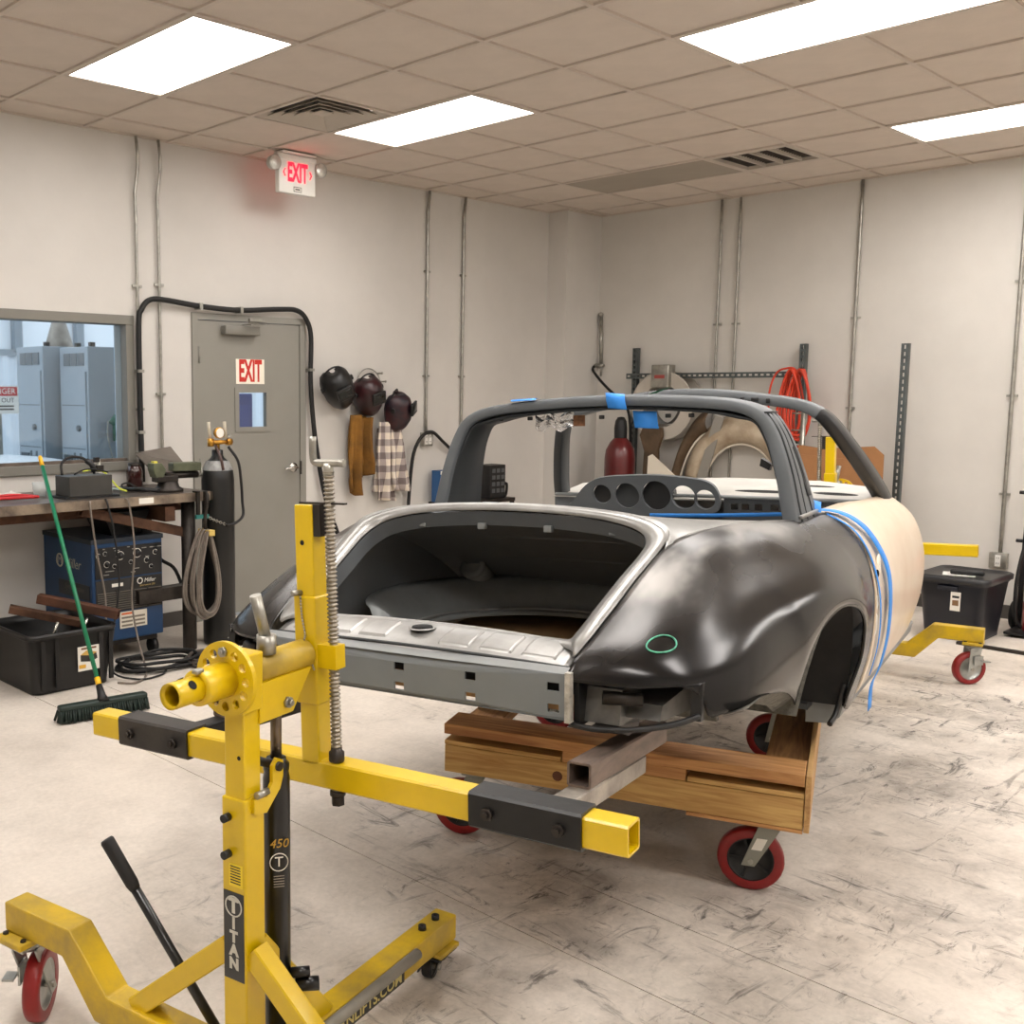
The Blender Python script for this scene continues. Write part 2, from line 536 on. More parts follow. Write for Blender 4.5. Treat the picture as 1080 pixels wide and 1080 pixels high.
# square louvred supply vent
t = thing('air_vent', 'square ceiling air vent with nested louvres beside the light', 'vent', (2.5 * T, .5 * T, H))
M_vent = mat('vent_paint', (188, 178, 165), 0.5)
MB().bb(-.285, .285, -.285, .285, .055, .06).build('duct', mat('duct_dark', (22, 20, 19), 0.9), t)
for k in range(5):
    a = .285 - k * .055; m_ = MB()
    if k == 4:
        m_.bb(-.05, .05, -.05, .05, .01, .014)
    else:
        b_ = a - .045
        for rot in range(4):
            R = Matrix.Rotation(rot * pi / 2, 3, 'Z')
            q = [R @ Vector(p) for p in ((-a, -a, 0), (a, -a, 0), (b_, -b_, .03), (-b_, -b_, .03))]
            q2 = [p + Vector((0, 0, .004)) for p in q]
            m_.add(q + q2, [(0, 1, 2, 3), (7, 6, 5, 4), (0, 4, 5, 1), (1, 5, 6, 2), (2, 6, 7, 3), (3, 7, 4, 0)])
    m_.build('louvre', M_vent, t)
# return grille: four dark slots with bars
t = thing('return_grille', 'slotted ceiling return grille near the back wall', 'vent', (7.5 * T, -1.5 * T, H))
MB().bb(-.285, .285, -.285, .285, .05, .055).build('duct', MATS['duct_dark'], t)
f_ = MB()
f_.bb(-.29, .29, -.29, -.265, -.004, .02).bb(-.29, .29, .265, .29, -.004, .02).bb(-.29, -.255, -.265, .265, -.004, .02).bb(.255, .29, -.265, .265, -.004, .02)
f_.build('frame', M_vent, t)
for k in (-1, 0, 1):
    MB().bb(-.255, .255, k * .135 - .007, k * .135 + .007, 0, .045).build('bar', M_vent, t)
for k in range(14):
    MB().box((-.24 + k * .037, 0, .03), (.003, .53, .022), Matrix.Rotation(.6, 3, 'Y')).build('slat', mat('grille_slat', (92, 84, 77), .6), t)

# ------------------------------------------------------------------ door in the left wall
M_door = mat('door_paint', (136, 133, 125), 0.45, nz=(2.2, 0.05))
d1 = MB()
yF = YW - .016
d1.bb(DX0, DX0 + .048, yF, YW + .14, 0, DZ1); d1.bb(DX1 - .055, DX1, yF, YW + .14, 0, DZ1); d1.bb(DX0 + .048, DX1 - .055, yF, YW + .14, DZ1 - .045, DZ1)
door = struct(d1.build('door_1', M_door), 'grey steel door with small window and red EXIT sticker')
lx0, lx1, lz0, lz1 = DX0 + .051, DX1 - .058, .02, DZ1 - .049
gx0, gx1, gz0, gz1 = 1.765, 2.02, 1.36, 1.615
m_ = MB()
y0, y1 = YW - .006, YW + .038
m_.bb(lx0, gx0, y0, y1, lz0, lz1); m_.bb(gx1, lx1, y0, y1, lz0, lz1); m_.bb(gx0, gx1, y0, y1, lz0, gz0); m_.bb(gx0, gx1, y0, y1, gz1, lz1)
leaf = m_.build('door_leaf', M_door, door)
m_ = MB()
m_.bb(gx0 - .03, gx0 + .005, y0 - .008, y0 - .0005, gz0 - .03, gz1 + .03); m_.bb(gx1 - .005, gx1 + .03, y0 - .008, y0 - .0005, gz0 - .03, gz1 + .03)
m_.bb(gx0 + .005, gx1 - .005, y0 - .008, y0 - .0005, gz0 - .03, gz0 + .005); m_.bb(gx0 + .005, gx1 - .005, y0 - .008, y0 - .0005, gz1 - .005, gz1 + .03)
m_.build('vision_frame', M_door, door)
M_glass = mat('window_glass', (225, 235, 240), 0.03, spec=0.5, trans=1.0)
MB().bb(gx0, gx1, YW + .010, YW + .016, gz0, gz1).build('vision_glass', M_glass, door)
for z in (.35, 1.1, 1.87):
    MB().cyl((DX0 + .05, y0 - .006, z - .055), (DX0 + .05, y0 - .006, z + .055), .009, 10).build('hinge', M_steelgrey, door)
m_ = MB(); m_.rbox((1.77, y0 - .035, 2.045), (.30, .06, .062), .006)
cl = m_.build('door_closer', M_steelgrey, door)
MB().box((1.80, y0 - .075, 2.085), (.02, .11, .006)).box((1.87, y0 - .10, 2.095), (.22, .018, .006), Matrix.Rotation(.35, 3, 'Z')).box((1.92, yF - .01, 2.125), (.13, .02, .02)).build('closer_arm', M_galv, door)
m_ = MB(); m_.lathe([(0, -.012), (.034, -.012), (.037, 0)], 24, (2.265, y0 - .001, 1.055), 'y')
kn = m_.build('handle_rose', M_chrome, door)
MB().cyl((2.265, y0, 1.055), (2.265, y0 - .06, 1.055), .011, 12).tube([(2.265, y0 - .055, 1.055), (2.22, y0 - .058, 1.055), (2.15, y0 - .052, 1.05)], [.011, .010, .008], 10).build('lever', M_chrome, door)
MB().bb(DX1 - .06, DX1 - .045, yF - .004, yF + .0005, 1.0, 1.10).build('strike_plate', M_darksteel, door)
# EXIT sticker
ex = MB().bb(1.748, 2.0, y0 - .0022, y0 - .0002, 1.672, 1.848).build('exit_sticker', mat('sticker_cream', (238, 230, 214), 0.5), door)
ex['label'] = 'cream sticker with red EXIT letters'
text('EXIT', .165, mat('sticker_red', (196, 38, 24), 0.5), door, (1.874, y0 - .0024, 1.758), WALLA, 'exit_letters', .0004, xs=.60, bold=.006)
t_ = bpy.data.objects['exit_letters']
for v in t_.data.vertices: v.co.y *= 1.28

# ------------------------------------------------------------------ window in the left wall and the bay behind it
m_ = MB()
fw = .06
yF = YW - .02
m_.bb(WX0, WX1, yF, YW + .14, WZ1 - fw, WZ1); m_.bb(WX0, WX1, yF, YW + .14, WZ0, WZ0 + fw)
m_.bb(WX0, WX0 + fw, yF, YW + .14, WZ0 + fw, WZ1 - fw); m_.bb(WX1 - fw, WX1, yF, YW + .14, WZ0 + fw, WZ1 - fw)
win = struct(bevel(m_.build('window_1', M_steelgrey), .004), 'grey framed interior window looking into the next bay')
MB().bb(WX0 + fw, WX1 - fw, YW + .05, YW + .056, WZ0 + fw, WZ1 - fw).build('window_pane', M_glass, win)
MB().bb(WX0 + fw, WX1 - fw, YW + .005, YW + .045, WZ0 + fw, WZ0 + fw + .02).build('window_stop', mat('brown_stop', (96, 84, 74), .7, nz=(12, .4)), win)
# ------------------------------------------------------------------ the bare car body
PSI, RHO = rad(12.5), rad(2.0)
P0 = Vector((-1.43, -2.90, 0.0))
Lv = Vector((-sin(PSI), cos(PSI), 0)); Fv = Vector((cos(PSI), sin(PSI), 0))
Z2 = Vector((0, 0, 1)) * cos(RHO) + Lv * sin(RHO)
car = thing('car_body', 'bare targa sports car body shell in grey primer, bare metal and cream', 'car', P0 + Vector((0, 0, 1.0)) - Z2, (-RHO, 0, PSI))

def plate(outer, holes, to3, name=None, m=None, parent=None, th=0.004, smooth=False):
    """flat plate with real holes; to3 maps (u,v) to 3d"""
    bm = bmesh.new()
    edges = []
    for loop in [outer] + holes:
        vs_ = [bm.verts.new((p[0], p[1], 0)) for p in loop]
        for i in range(len(vs_)):
            edges.append(bm.edges.new((vs_[i], vs_[(i + 1) % len(vs_)])))
    bmesh.ops.triangle_fill(bm, edges=edges, use_beauty=True, use_dissolve=False)
    for v in bm.verts:
        v.co = Vector(to3(v.co.x, v.co.y))
    mb = MB(); mb.frombm(bm, smooth=smooth)
    o = mb.build(name, m, parent)
    solidify(o, th, 0)
    return o

def circ(cx, cy, r, n=24):
    return [(cx + r * cos(2 * pi * k / n), cy + r * sin(2 * pi * k / n)) for k in range(n)]

def rect(cx, cy, w_, h_):
    return [(cx - w_ / 2, cy - h_ / 2), (cx + w_ / 2, cy - h_ / 2), (cx + w_ / 2, cy + h_ / 2), (cx - w_ / 2, cy + h_ / 2)]

def bare_metal():
    m = bpy.data.materials.new('sanded_dark_metal'); m.use_nodes = True
    nt = m.node_tree; N = nt.nodes; L = nt.links; b = N['Principled BSDF']
    tc = N.new('ShaderNodeTexCoord')
    n1 = N.new('ShaderNodeTexNoise'); n1.inputs['Scale'].default_value = 4.0; n1.inputs['Detail'].default_value = 3; n1.inputs['Roughness'].default_value = .45; n1.inputs['Distortion'].default_value = .25
    mp = N.new('ShaderNodeMapping'); mp.inputs['Scale'].default_value = (1, 2.2, 1.2); mp.inputs['Rotation'].default_value = (.3, .4, .6)
    L.new(tc.outputs['Object'], mp.inputs[0]); L.new(mp.outputs[0], n1.inputs[0])
    # sanded patch on the shoulder of the panel (above a sloping line)
    sx = N.new('ShaderNodeSeparateXYZ'); L.new(tc.outputs['Object'], sx.inputs[0])
    mr = N.new('ShaderNodeMapRange'); mr.inputs[1].default_value = .92; mr.inputs[2].default_value = 1.22
    lf_ = N.new('ShaderNodeMath'); lf_.operation = 'MULTIPLY_ADD'; lf_.inputs[1].default_value = -.55; ab_ = N.new('ShaderNodeMath'); ab_.operation = 'ABSOLUTE'; L.new(sx.outputs[1], ab_.inputs[0]); L.new(ab_.outputs[0], lf_.inputs[0]); 
    lf2 = N.new('ShaderNodeMath'); lf2.operation = 'ADD'; lf2.inputs[1].default_value = .36; L.new(sx.outputs[2], lf_.inputs[2]); L.new(lf_.outputs[0], lf2.inputs[0]); L.new(lf2.outputs[0], mr.inputs[0])
    mu = N.new('ShaderNodeMath'); mu.operation = 'MULTIPLY'; L.new(n1.outputs[0], mu.inputs[0]); L.new(mr.outputs[0], mu.inputs[1])
    r = N.new('ShaderNodeValToRGB'); e = r.color_ramp.elements
    e[0].position = .10; e[0].color = (*srgb((30, 29, 29)), 1); e[1].position = .62; e[1].color = (*srgb((134, 131, 127)), 1); e.new(.36).color = (*srgb((56, 54, 53)), 1)
    r.color_ramp.interpolation = 'EASE'
    L.new(mu.outputs[0], r.inputs[0]); L.new(r.outputs[0], b.inputs['Base Color'])
    b.inputs['Metallic'].default_value = .55
    rr = N.new('ShaderNodeMapRange'); rr.inputs[1].default_value = .2; rr.inputs[2].default_value = .6; rr.inputs[3].default_value = .2; rr.inputs[4].default_value = .46
    L.new(mu.outputs[0], rr.inputs[0])
    L.new(rr.outputs[0], b.inputs['Roughness'])
    return m
M_bare = bare_metal()
M_primer = mat('grey_primer', (92, 96, 99), 0.48, nz=(6, .08), spec=.4)
M_primerL = mat('light_grey_primer', (126, 129, 129), 0.45, nz=(7, .12))
M_primerD = mat('dark_grey_primer', (48, 51, 53), 0.6, nz=(5, .15))
M_sand = mat('sanded_seam_metal', (150, 149, 146), 0.36, .45, nz=(9, .18))
M_cream = mat('cream_body_filler', (228, 212, 190), 0.33, nz=(3.0, .06), col2=(216, 194, 168), coat=.35)
M_blackp = mat('satin_black_paint', (24, 24, 25), 0.42, nz=(5, .2))
M_tape = mat('blue_masking_tape', (48, 138, 226), 0.6, nz=(30, .08))
M_wellmat = mat('stone_guard', (104, 101, 92), 0.85, nz=(60, .35), bump=(90, .4))

# ---- rear quarter panel: control net, rows from tail to door gap; columns from deck edge to lower edge
ARC = (1.65, .62, .36)
def arcz(x): return ARC[1] + math.sqrt(max(0, ARC[2] ** 2 - (x - ARC[0]) ** 2))
net = [
 [(.615, .445, .942), (.628, .49, .936), (.645, .545, .932), (.668, .60, .930), (.70, .65, .931), (.735, .695, .934), (.760, .718, .938)],
 [(.645, .455, .978), (.653, .51, .982), (.668, .57, .978), (.692, .63, .966), (.722, .68, .946), (.748, .708, .915), (.772, .727, .860)],
 [(.71, .466, 1.012), (.717, .53, 1.018), (.732, .60, 1.010), (.755, .665, .985), (.785, .717, .945), (.803, .745, .90), (.812, .751, .858)],
 [(.82, .478, 1.062), (.825, .55, 1.066), (.835, .63, 1.046), (.85, .695, 1.0), (.868, .745, .962), (.882, .775, .912), (.89, .780, .862)],
 [(.96, .492, 1.128), (.96, .565, 1.122), (.965, .645, 1.090), (.97, .708, 1.030), (.985, .758, .992), (.99, .790, .925), (.99, .794, .862)],
 [(1.12, .51, 1.198), (1.12, .585, 1.176), (1.125, .655, 1.122), (1.13, .715, 1.055), (1.14, .768, 1.015), (1.14, .803, .94), (1.14, .806, .838)],
 [(1.24, .535, 1.218), (1.24, .61, 1.190), (1.245, .672, 1.130), (1.25, .732, 1.062), (1.25, .785, 1.022), (1.25, .819, .93), (1.25, .803, .795)],
 [(1.30, .55, 1.222), (1.30, .625, 1.192), (1.30, .688, 1.130), (1.30, .748, 1.064), (1.30, .80, 1.024), (1.30, .829, .925), (1.31, .796, .762)],
 [(1.34, .555, 1.224), (1.34, .63, 1.192), (1.34, .695, 1.130), (1.34, .756, 1.066), (1.34, .806, 1.026), (1.34, .832, .94), (1.345, .797, arcz(1.345))],
 [(1.42, .575, 1.226), (1.42, .645, 1.192), (1.42, .71, 1.13), (1.42, .77, 1.07), (1.42, .82, 1.032), (1.42, .838, .965), (1.42, .808, arcz(1.42))],
 [(1.52, .595, 1.224), (1.52, .66, 1.190), (1.52, .724, 1.132), (1.52, .784, 1.076), (1.52, .830, 1.04), (1.52, .845, .995), (1.52, .826, arcz(1.52))],
 [(1.65, .615, 1.216), (1.65, .675, 1.184), (1.65, .740, 1.134), (1.65, .800, 1.078), (1.65, .842, 1.035), (1.65, .857, 1.005), (1.65, .846, arcz(1.65))],
 [(1.78, .635, 1.206), (1.78, .690, 1.176), (1.78, .752, 1.128), (1.78, .812, 1.070), (1.78, .852, 1.020), (1.78, .871, .985), (1.78, .864, arcz(1.78))],
 [(1.88, .648, 1.198), (1.88, .700, 1.172), (1.88, .760, 1.124), (1.88, .816, 1.062), (1.88, .855, 1.0), (1.88, .872, .94), (1.88, .865, arcz(1.88))],
 [(1.95, .656, 1.194), (1.95, .705, 1.171), (1.95, .764, 1.122), (1.95, .818, 1.055), (1.95, .854, .98), (1.95, .866, .90), (1.95, .852, arcz(1.95))],
 [(1.99, .660, 1.192), (1.99, .708, 1.171), (1.99, .766, 1.120), (1.99, .818, 1.05), (1.99, .850, .96), (1.99, .855, .85), (1.99, .834, arcz(1.99))],
 [(2.02, .663, 1.191), (2.02, .710, 1.171), (2.02, .768, 1.119), (2.02, .817, 1.045), (2.02, .848, .94), (2.02, .842, .79), (2.012, .79, .60)],
 [(2.10, .668, 1.190), (2.10, .714, 1.171), (2.10, .774, 1.116), (2.10, .818, 1.035), (2.10, .842, .92), (2.10, .832, .74), (2.09, .782, .555)],
 [(2.215, .674, 1.189), (2.215, .718, 1.171), (2.215, .782, 1.108), (2.215, .820, 1.02), (2.215, .838, .90), (2.215, .825, .73), (2.215, .775, .548)],
]
def quarter(sign):
    rows = [catmull(r, 5) for r in net]
    cols = list(zip(*rows))
    fine = [catmull(c, 4) for c in cols]
    g = [list(r) for r in zip(*fine)]
    for _ in range(14):          # relax the interior so the sheet is fair; the outline stays put
        n_ = [list(r) for r in g]
        for i in range(1, len(g) - 1):
            for k in range(1, len(g[0]) - 1):
                avg = (g[i - 1][k] + g[i + 1][k]) * .32 + (g[i][k - 1] + g[i][k + 1]) * .18
                n_[i][k] = g[i][k].lerp(avg, .55)
        g = n_
    return [[Vector((p.x, sign * p.y, p.z)) for p in r] for r in g]
for sgn, lab in ((-1, 'bare dark metal right rear quarter panel with flared arch'), (1, 'dark left rear quarter panel')):
    g = quarter(sgn)
    q = MB().grid(g).build('quarter_panel', M_bare, car)
    q['label'] = lab
    solidify(q, .004, 0)
    # rolled arch lip
    lip = [r[-1] for r in g][8 * 4:16 * 4 + 1]
    MB().tube(lip, .006, 6).build('arch_lip', M_bare, q)
    # inner wheel house
    def arcrow(a):
        x, z = ARC[0] + .385 * sin(a), ARC[1] + .385 * cos(a)
        yo = .79 + .05 * max(0, cos(a))
        return [(x, sgn * yo, z), (x, sgn * .72, z), (x, sgn * .64, z), (x, sgn * .60, z - .01 * cos(a))]
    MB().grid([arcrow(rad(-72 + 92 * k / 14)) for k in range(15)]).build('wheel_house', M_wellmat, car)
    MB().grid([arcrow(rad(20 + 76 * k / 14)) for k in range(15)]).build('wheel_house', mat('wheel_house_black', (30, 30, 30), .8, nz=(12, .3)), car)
    MB().prism([(ARC[0] + .38 * sin(rad(a)), ARC[1] + .38 * cos(rad(a))) for a in range(-70, 91, 10)], 'y', sgn * .58, sgn * .60).build('inner_panel', M_wellmat, car)
    # black flange that hangs below the front of the arch and pale inner skirt behind the arch
    fl_ = [(2.012, .79, .66), (2.018, .775, .60), (2.0, .765, .555), (1.955, .757, .535)]
    MB().tube([Vector((x, sgn * y, z)) for x, y, z in catmull(fl_, 5)], [.009] * 16, 6).build('arch_flange', M_blackp, car)
    MB().grid([[(x, sgn * .80, z1), (x, sgn * .775, (z0 + z1) / 2), (x, sgn * .745, z0)] for x, z0, z1 in ((.83, .850, .872), (.95, .842, .872), (1.1, .81, .85), (1.22, .775, .82), (1.30, .735, .79))]).build('inner_skirt', M_wellmat, car)
# green crayon ring on the right panel
gr = []
for k in range(29):
    a = 2 * pi * k / 28
    u, v = .083 + .0 , 0
    gr.append((a,))
gq = quarter(-1)
def surf(g, u, v):
    u = max(0, min(len(g) - 1.001, u)); v = max(0, min(len(g[0]) - 1.001, v))
    i, k = int(u), int(v); fu, fv = u - i, v - k
    return g[i][k] * (1 - fu) * (1 - fv) + g[i + 1][k] * fu * (1 - fv) + g[i][k + 1] * (1 - fu) * fv + g[i + 1][k + 1] * fu * fv
def nearest(g, tgt):
    best = min(((g[i][k] - tgt).length, i, k) for i in range(len(g)) for k in range(len(g[0])))
    return best
ring_c = Vector((.757, -.62, 1.005))
M_chalk = mat('green_crayon', (96, 178, 150), .8, nz=(60, .5))
_, ci, ck = nearest(gq, ring_c)
loop = []
for k in range(30):
    a = 2 * pi * k / 30
    p = surf(gq, ci + 1.5 * cos(a), ck + 1.85 * sin(a))
    n = Vector((-.55, -.5, .67))
    loop.append(p + n * .004)
MB().tube(catmull(loop, 2, True), .0022, 5, closed=True).build('crayon_ring', M_chalk, car)

# ---- opening rim (light seam strip) right round the engine opening
half_out = [(.765, 0, 1.000), (.762, .2, .998), (.745, .34, .994), (.70, .425, .992), (.668, .4445, .985), (.71, .462, 1.016), (.82, .474, 1.066), (.96, .488, 1.132), (1.10, .505, 1.196),
            (1.172, .502, 1.232), (1.212, .445, 1.256), (1.228, .33, 1.274), (1.236, .16, 1.284)]
half_in = [(.790, 0, 1.004), (.787, .2, 1.002), (.775, .33, .998), (.755, .395, 1.004), (.765, .412, 1.022), (.79, .420, 1.040), (.86, .428, 1.075), (.98, .440, 1.130), (1.09, .452, 1.178),
           (1.150, .445, 1.205), (1.185, .405, 1.230), (1.205, .30, 1.252), (1.214, .15, 1.264)]
top_o, top_i = (1.238, 0, 1.287), (1.216, 0, 1.267)
def loopof(h, top):
    R_ = [(x, -y, z) for x, y, z in h] + [top] + [(x, y, z) for x, y, z in reversed(h[1:])]
    return catmull(R_, 4, True)
lo, li = loopof(half_out, top_o), loopof(half_in, top_i)
mid = [a * .45 + b_ * .55 + Vector((0, 0, .004)) for a, b_ in zip(lo, li)]
low = [p + Vector((.004, 0, -.04)) for p in li]
rows = [lo, mid, li]
rim = solidify(MB().grid(rows, True).build('opening_rim', M_sand, car), .003)
rim['label'] = 'sanded light grey seam around the engine opening'
# underside flange seen as the darker band below the lip
dr = [[p + Vector((.002, 0, -.005)) for p in li], [p + Vector((.03, 0, -.05)) for p in li]]
MB().grid(dr, True).build('rain_gutter', M_primer, car)

# ---- apron with embossed pads and lock recess, between the fascia and the opening
def apron_pt(x, y, up=0):
    t = (x - .625) / (.775 - .625)
    z = .962 + .042 * math.sin(min(1, max(0, t)) * pi / 2) ** .8 - .010 * (abs(y) / .44) ** 2
    return Vector((x + .012 * (abs(y) / .44) ** 2, y, z + up))
apr_h = []
rows = [[apron_pt(.625 + .15 * i / 12, -.44 + .88 * k / 40) for k in range(41)] for i in range(13)]
ap = solidify(MB().grid(rows).build('rear_apron', M_sand, car), .003)
ap['label'] = 'sanded apron with embossed pads below the opening'
for yc in (.355, .24, .125, -.125, -.24, -.355):
    rows = []
    for i in range(7):
        for_row = []
        for k in range(9):
            fx = (0, .05, .1, .5, .9, .95, 1)[i]; fy = (0, .05, .1, .3, .5, .7, .9, .95, 1)[k]; x = .655 + .09 * fx; y = yc - .046 + .092 * fy
            e = min(i, 6 - i, k, 8 - k)
            for_row.append(apron_pt(x, y, 0.0006 if e == 0 else .006))
        rows.append(for_row)
    MB().grid(rows).build('embossed_pad', M_sand, ap)
MB().lathe([(.016, 0), (.030, 0), (.034, .006), (.036, .003)], 20, apron_pt(.715, 0, .002)).build('lock_ring', M_sand, ap)
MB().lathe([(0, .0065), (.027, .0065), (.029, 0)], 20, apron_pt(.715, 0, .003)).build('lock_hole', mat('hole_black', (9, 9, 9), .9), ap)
sr = [(.640, y, .968) for y in (-.44, -.3, -.15, 0, .15, .3, .44)]
MB().tube([apron_pt(.636, -.44 + .88 * k / 20, .003) for k in range(21)], .005, 6).build('seam_bead', M_primerD, ap)

# ---- rear fascia beam with punched square holes
hs = []
for y in (.41, .205, 0, -.205, -.42):
    hs.append(rect(y, .924, .030, .020)); hs.append(rect(y, .873, .028, .020))
fz = lambda u, v: (.600 + .012 * (abs(u) / .45) ** 2, u, v)
fas = plate([(-.452, .850), (.452, .850), (.452, .957), (-.452, .957)], hs, fz, 'rear_fascia', mat('fascia_primer', (112, 117, 120), .45, nz=(6, .06)), car, .005)
fas['label'] = 'grey fascia beam punched with square holes'
MB().grid([[fz(y, .957) for y in (-.452, -.3, -.15, 0, .15, .3, .452)], [(.634, y, .968) for y in (-.452, -.3, -.15, 0, .15, .3, .452)]]).build('fascia_ledge', M_primerL, car)
MB().bb(.606, .632, -.45, .45, .848, .853).build('fascia_return', M_primer, car)
MB().bb(.67, .675, -.45, .45, .895, .948).build('fascia_back', mat('beam_dark', (26, 27, 28), .8), car)
for sgn in (-1, 1):
    MB().prism([(.598, .845), (.618, .845), (.618, .962), (.602, .962)], 'y', sgn * .452, sgn * .466).build('fascia_weld', mat('weld_metal', (170, 166, 158), .5, .3, nz=(25, .5), bump=(60, .5)), car)
    # bumper bay: box bracket, strut and black rail below the quarter panel
    MB().prism([(.66, .838), (.90, .80), (.90, .92), (.68, .918)], 'y', sgn * .475, sgn * .56).prism([(.70, .85), (.95, .82), (.95, .89), (.72, .882)], 'y', sgn * .56, sgn * .64).build('rear_member', mat('member_grey', (104, 102, 98), .45, .4, nz=(9, .4)), car)
    MB().bb(.93, .95, sgn * .46, sgn * .70, .80, .96).build('bay_bulkhead', M_wellmat, car)
    MB().bb(.63, .70, sgn * .462, sgn * .475, .83, .955).build('member_plate', M_blackp, car)
    MB().cyl((.66, sgn * .52, .90), (.70, sgn * .60, .895), .016, 10).build('bracket_pipe', M_darksteel, car)
    MB().tube([Vector((x, sgn * y, z)) for x, y, z in catmull([(.62, .455, .838), (.63, .52, .832), (.66, .60, .836), (.71, .67, .846), (.75, .715, .862)], 5)], .008, 6).build('bumper_rail', M_blackp, car)
    MB().prism([(.745, .85), (.765, .85), (.775, .935), (.755, .935)], 'y', sgn * .695, sgn * .72).build('rail_bracket', M_blackp, car)
    MB().prism([(.63, .835), (.72, .80), (.78, .80), (.80, .835)], 'y', sgn * .50, sgn * .56).build('tow_bracket', M_darksteel, car)

# ---- engine bay
bay = []
sw = MB()
for sgn in (-1, 1):
    rows = [[(x, sgn * y, z) for x, y, z in r] for r in (
        [(.76, .44, 1.01), (.86, .455, 1.055), (1.0, .47, 1.12), (1.12, .485, 1.17), (1.20, .48, 1.20)],
        [(.76, .46, .93), (.86, .50, .97), (1.0, .53, 1.0), (1.15, .545, 1.04), (1.75, .54, 1.10)],
        [(.76, .46, .86), (.86, .51, .88), (1.0, .55, .90), (1.2, .57, .92), (1.88, .54, .95)],
        [(.76, .46, .80), (.86, .50, .80), (1.0, .54, .80), (1.2, .56, .80), (1.92, .54, .80)])]
    MB().grid([catmull(r, 4) for r in rows]).build('bay_side', M_primer, car)
    o = plate(circ(0, 0, .001, 3), [], lambda u, v: (1.0 + u, sgn * .5, 1.0 + v), 'bay_plug', M_primerD, car, .001) if False else None
# round access holes in the left bay side
for x, y, z, r in ((1.05, .515, 1.085, .016), (.93, .505, 1.06, .007), (.885, .498, 1.055, .007), (.90, .502, 1.02, .007)):
    MB().lathe([(0, 0), (r, 0), (r + .003, .001)], 16, (x, y, z), 'y').build('bay_hole', MATS['hole_black'], car)
# firewall with swages
fw_rows = []
for i in range(9):
    t = i / 8
    fw_rows.append([(1.22 + .68 * t ** .62 + .015 * (1 - (k / 10 - 1) ** 2), -.52 + 1.04 * k / 20, 1.24 - .345 * t - .06 * (1 - t) * abs(k / 10 - 1) ** 2.5) for k in range(21)])
MB().grid(fw_rows).build('firewall', M_primer, car)
for z_, x_ in ((1.15, 1.52), (1.06, 1.68)):
    MB().tube([(x_, -.48, z_), (x_ + .02, -.2, z_), (x_ + .025, 0, z_), (x_ + .02, .2, z_), (x_, .48, z_)], .012, 6).build('swage', M_primer, car)
for y in (-.32, -.12, .1, .31):
    MB().rbox((1.235, y, 1.215), (.02, .025, .02), .003).build('hinge_tab', M_primerL, car)
# shelf ring around the engine hole, and the hole edge
def ringpt(a, rx, ry, z): return Vector((1.40 + rx * cos(a), ry * sin(a), z))
rows = []
for rx, ry, z in ((.50, .56, .965), (.46, .53, .955), (.43, .50, .935), (.40, .45, .885), (.385, .43, .865), (.36, .41, .858), (.345, .395, .865), (.335, .385, .85)):
    rows.append([ringpt(2 * pi * k / 48, rx, ry, z if cos(2 * pi * k / 48) > -.75 else z - .06) for k in range(48)])
solidify(MB().grid(rows, True).build('engine_shelf', M_primerL, car), .003)
MB().tube([ringpt(2 * pi * k / 48, .37, .42, .866 if cos(2 * pi * k / 48) > -.75 else .80) for k in range(48)], .006, 6, closed=True).build('shelf_bead', M_sand, car)
MB().cyl((1.80, .40, .93), (1.72, .40, 1.00), (.055, .042), 20).lathe([(.046, 0), (.048, .012), (.03, .014)], 20, (1.718, .40, 1.00), R=Matrix.Rotation(-.85, 3, 'Y')).build('filler_pipe', M_primerL, car)
MB().rbox((1.78, -.28, .975), (.05, .08, .05), .006).build('bracket', M_primerL, car)
MB().bb(.88, 1.98, -.46, .46, .785, .80).build('lower_panel', mat('rust_primer_wood', (150, 116, 76), .8, nz=(5, .4)), car)

# ---- deck between opening and cabin, rear shelf, floor, tunnel, sills, front tub
def edgeA(x):
    xs_ = [(r[0][0], r[0][1], r[0][2]) for r in net]
    for p, q in zip(xs_, xs_[1:]):
        if p[0] <= x <= q[0]:
            f = (x - p[0]) / (q[0] - p[0]); return p[1] + f * (q[1] - p[1]), p[2] + f * (q[2] - p[2])
    return xs_[-1][1:]
U = catmull([(1.10, .508, 1.194), (1.172, .502, 1.232), (1.212, .445, 1.256), (1.228, .33, 1.274), (1.236, .16, 1.284), (1.238, 0, 1.287)], 8)
cum = [0]
for p, q in zip(U, U[1:]): cum.append(cum[-1] + (q - p).length)
def along(f):
    d = f * cum[-1]
    for k in range(len(U) - 1):
        if cum[k + 1] >= d - 1e-9:
            return U[k].lerp(U[k + 1], (d - cum[k]) / max(1e-9, cum[k + 1] - cum[k]))
    return U[-1]
rows = []
for i in range(13):
    t = i / 12
    row = []
    for k in range(29):
        sg = k / 14 - 1; s_ = abs(sg)
        p0 = along(1 - s_)
        x = 1.238 + .40 * t
        ye, ze = edgeA(x)
        zc = 1.287 - .075 * t ** .8
        tg = Vector((x, s_ * (ye + .004), zc + (ze - zc) * s_ ** 2.4))
        wq = (1 - t) ** 2.2
        P = p0 * wq + tg * (1 - wq)
        xe = 1.10 + .538 * t
        ye2, ze2 = edgeA(xe)
        P = P.lerp(Vector((xe, ye2 + .004, ze2)), s_ ** 6)
        row.append((P.x, P.y * (1 if sg >= 0 else -1), P.z))
    rows.append(row)
solidify(MB().grid(rows).build('rear_deck', M_sand, car), .004)
for sgn in (-1, 1):
    MB().bb(1.62, 2.3, sgn * .60, sgn * .665, 1.02, 1.185).build('belt_rail', M_primer, car)
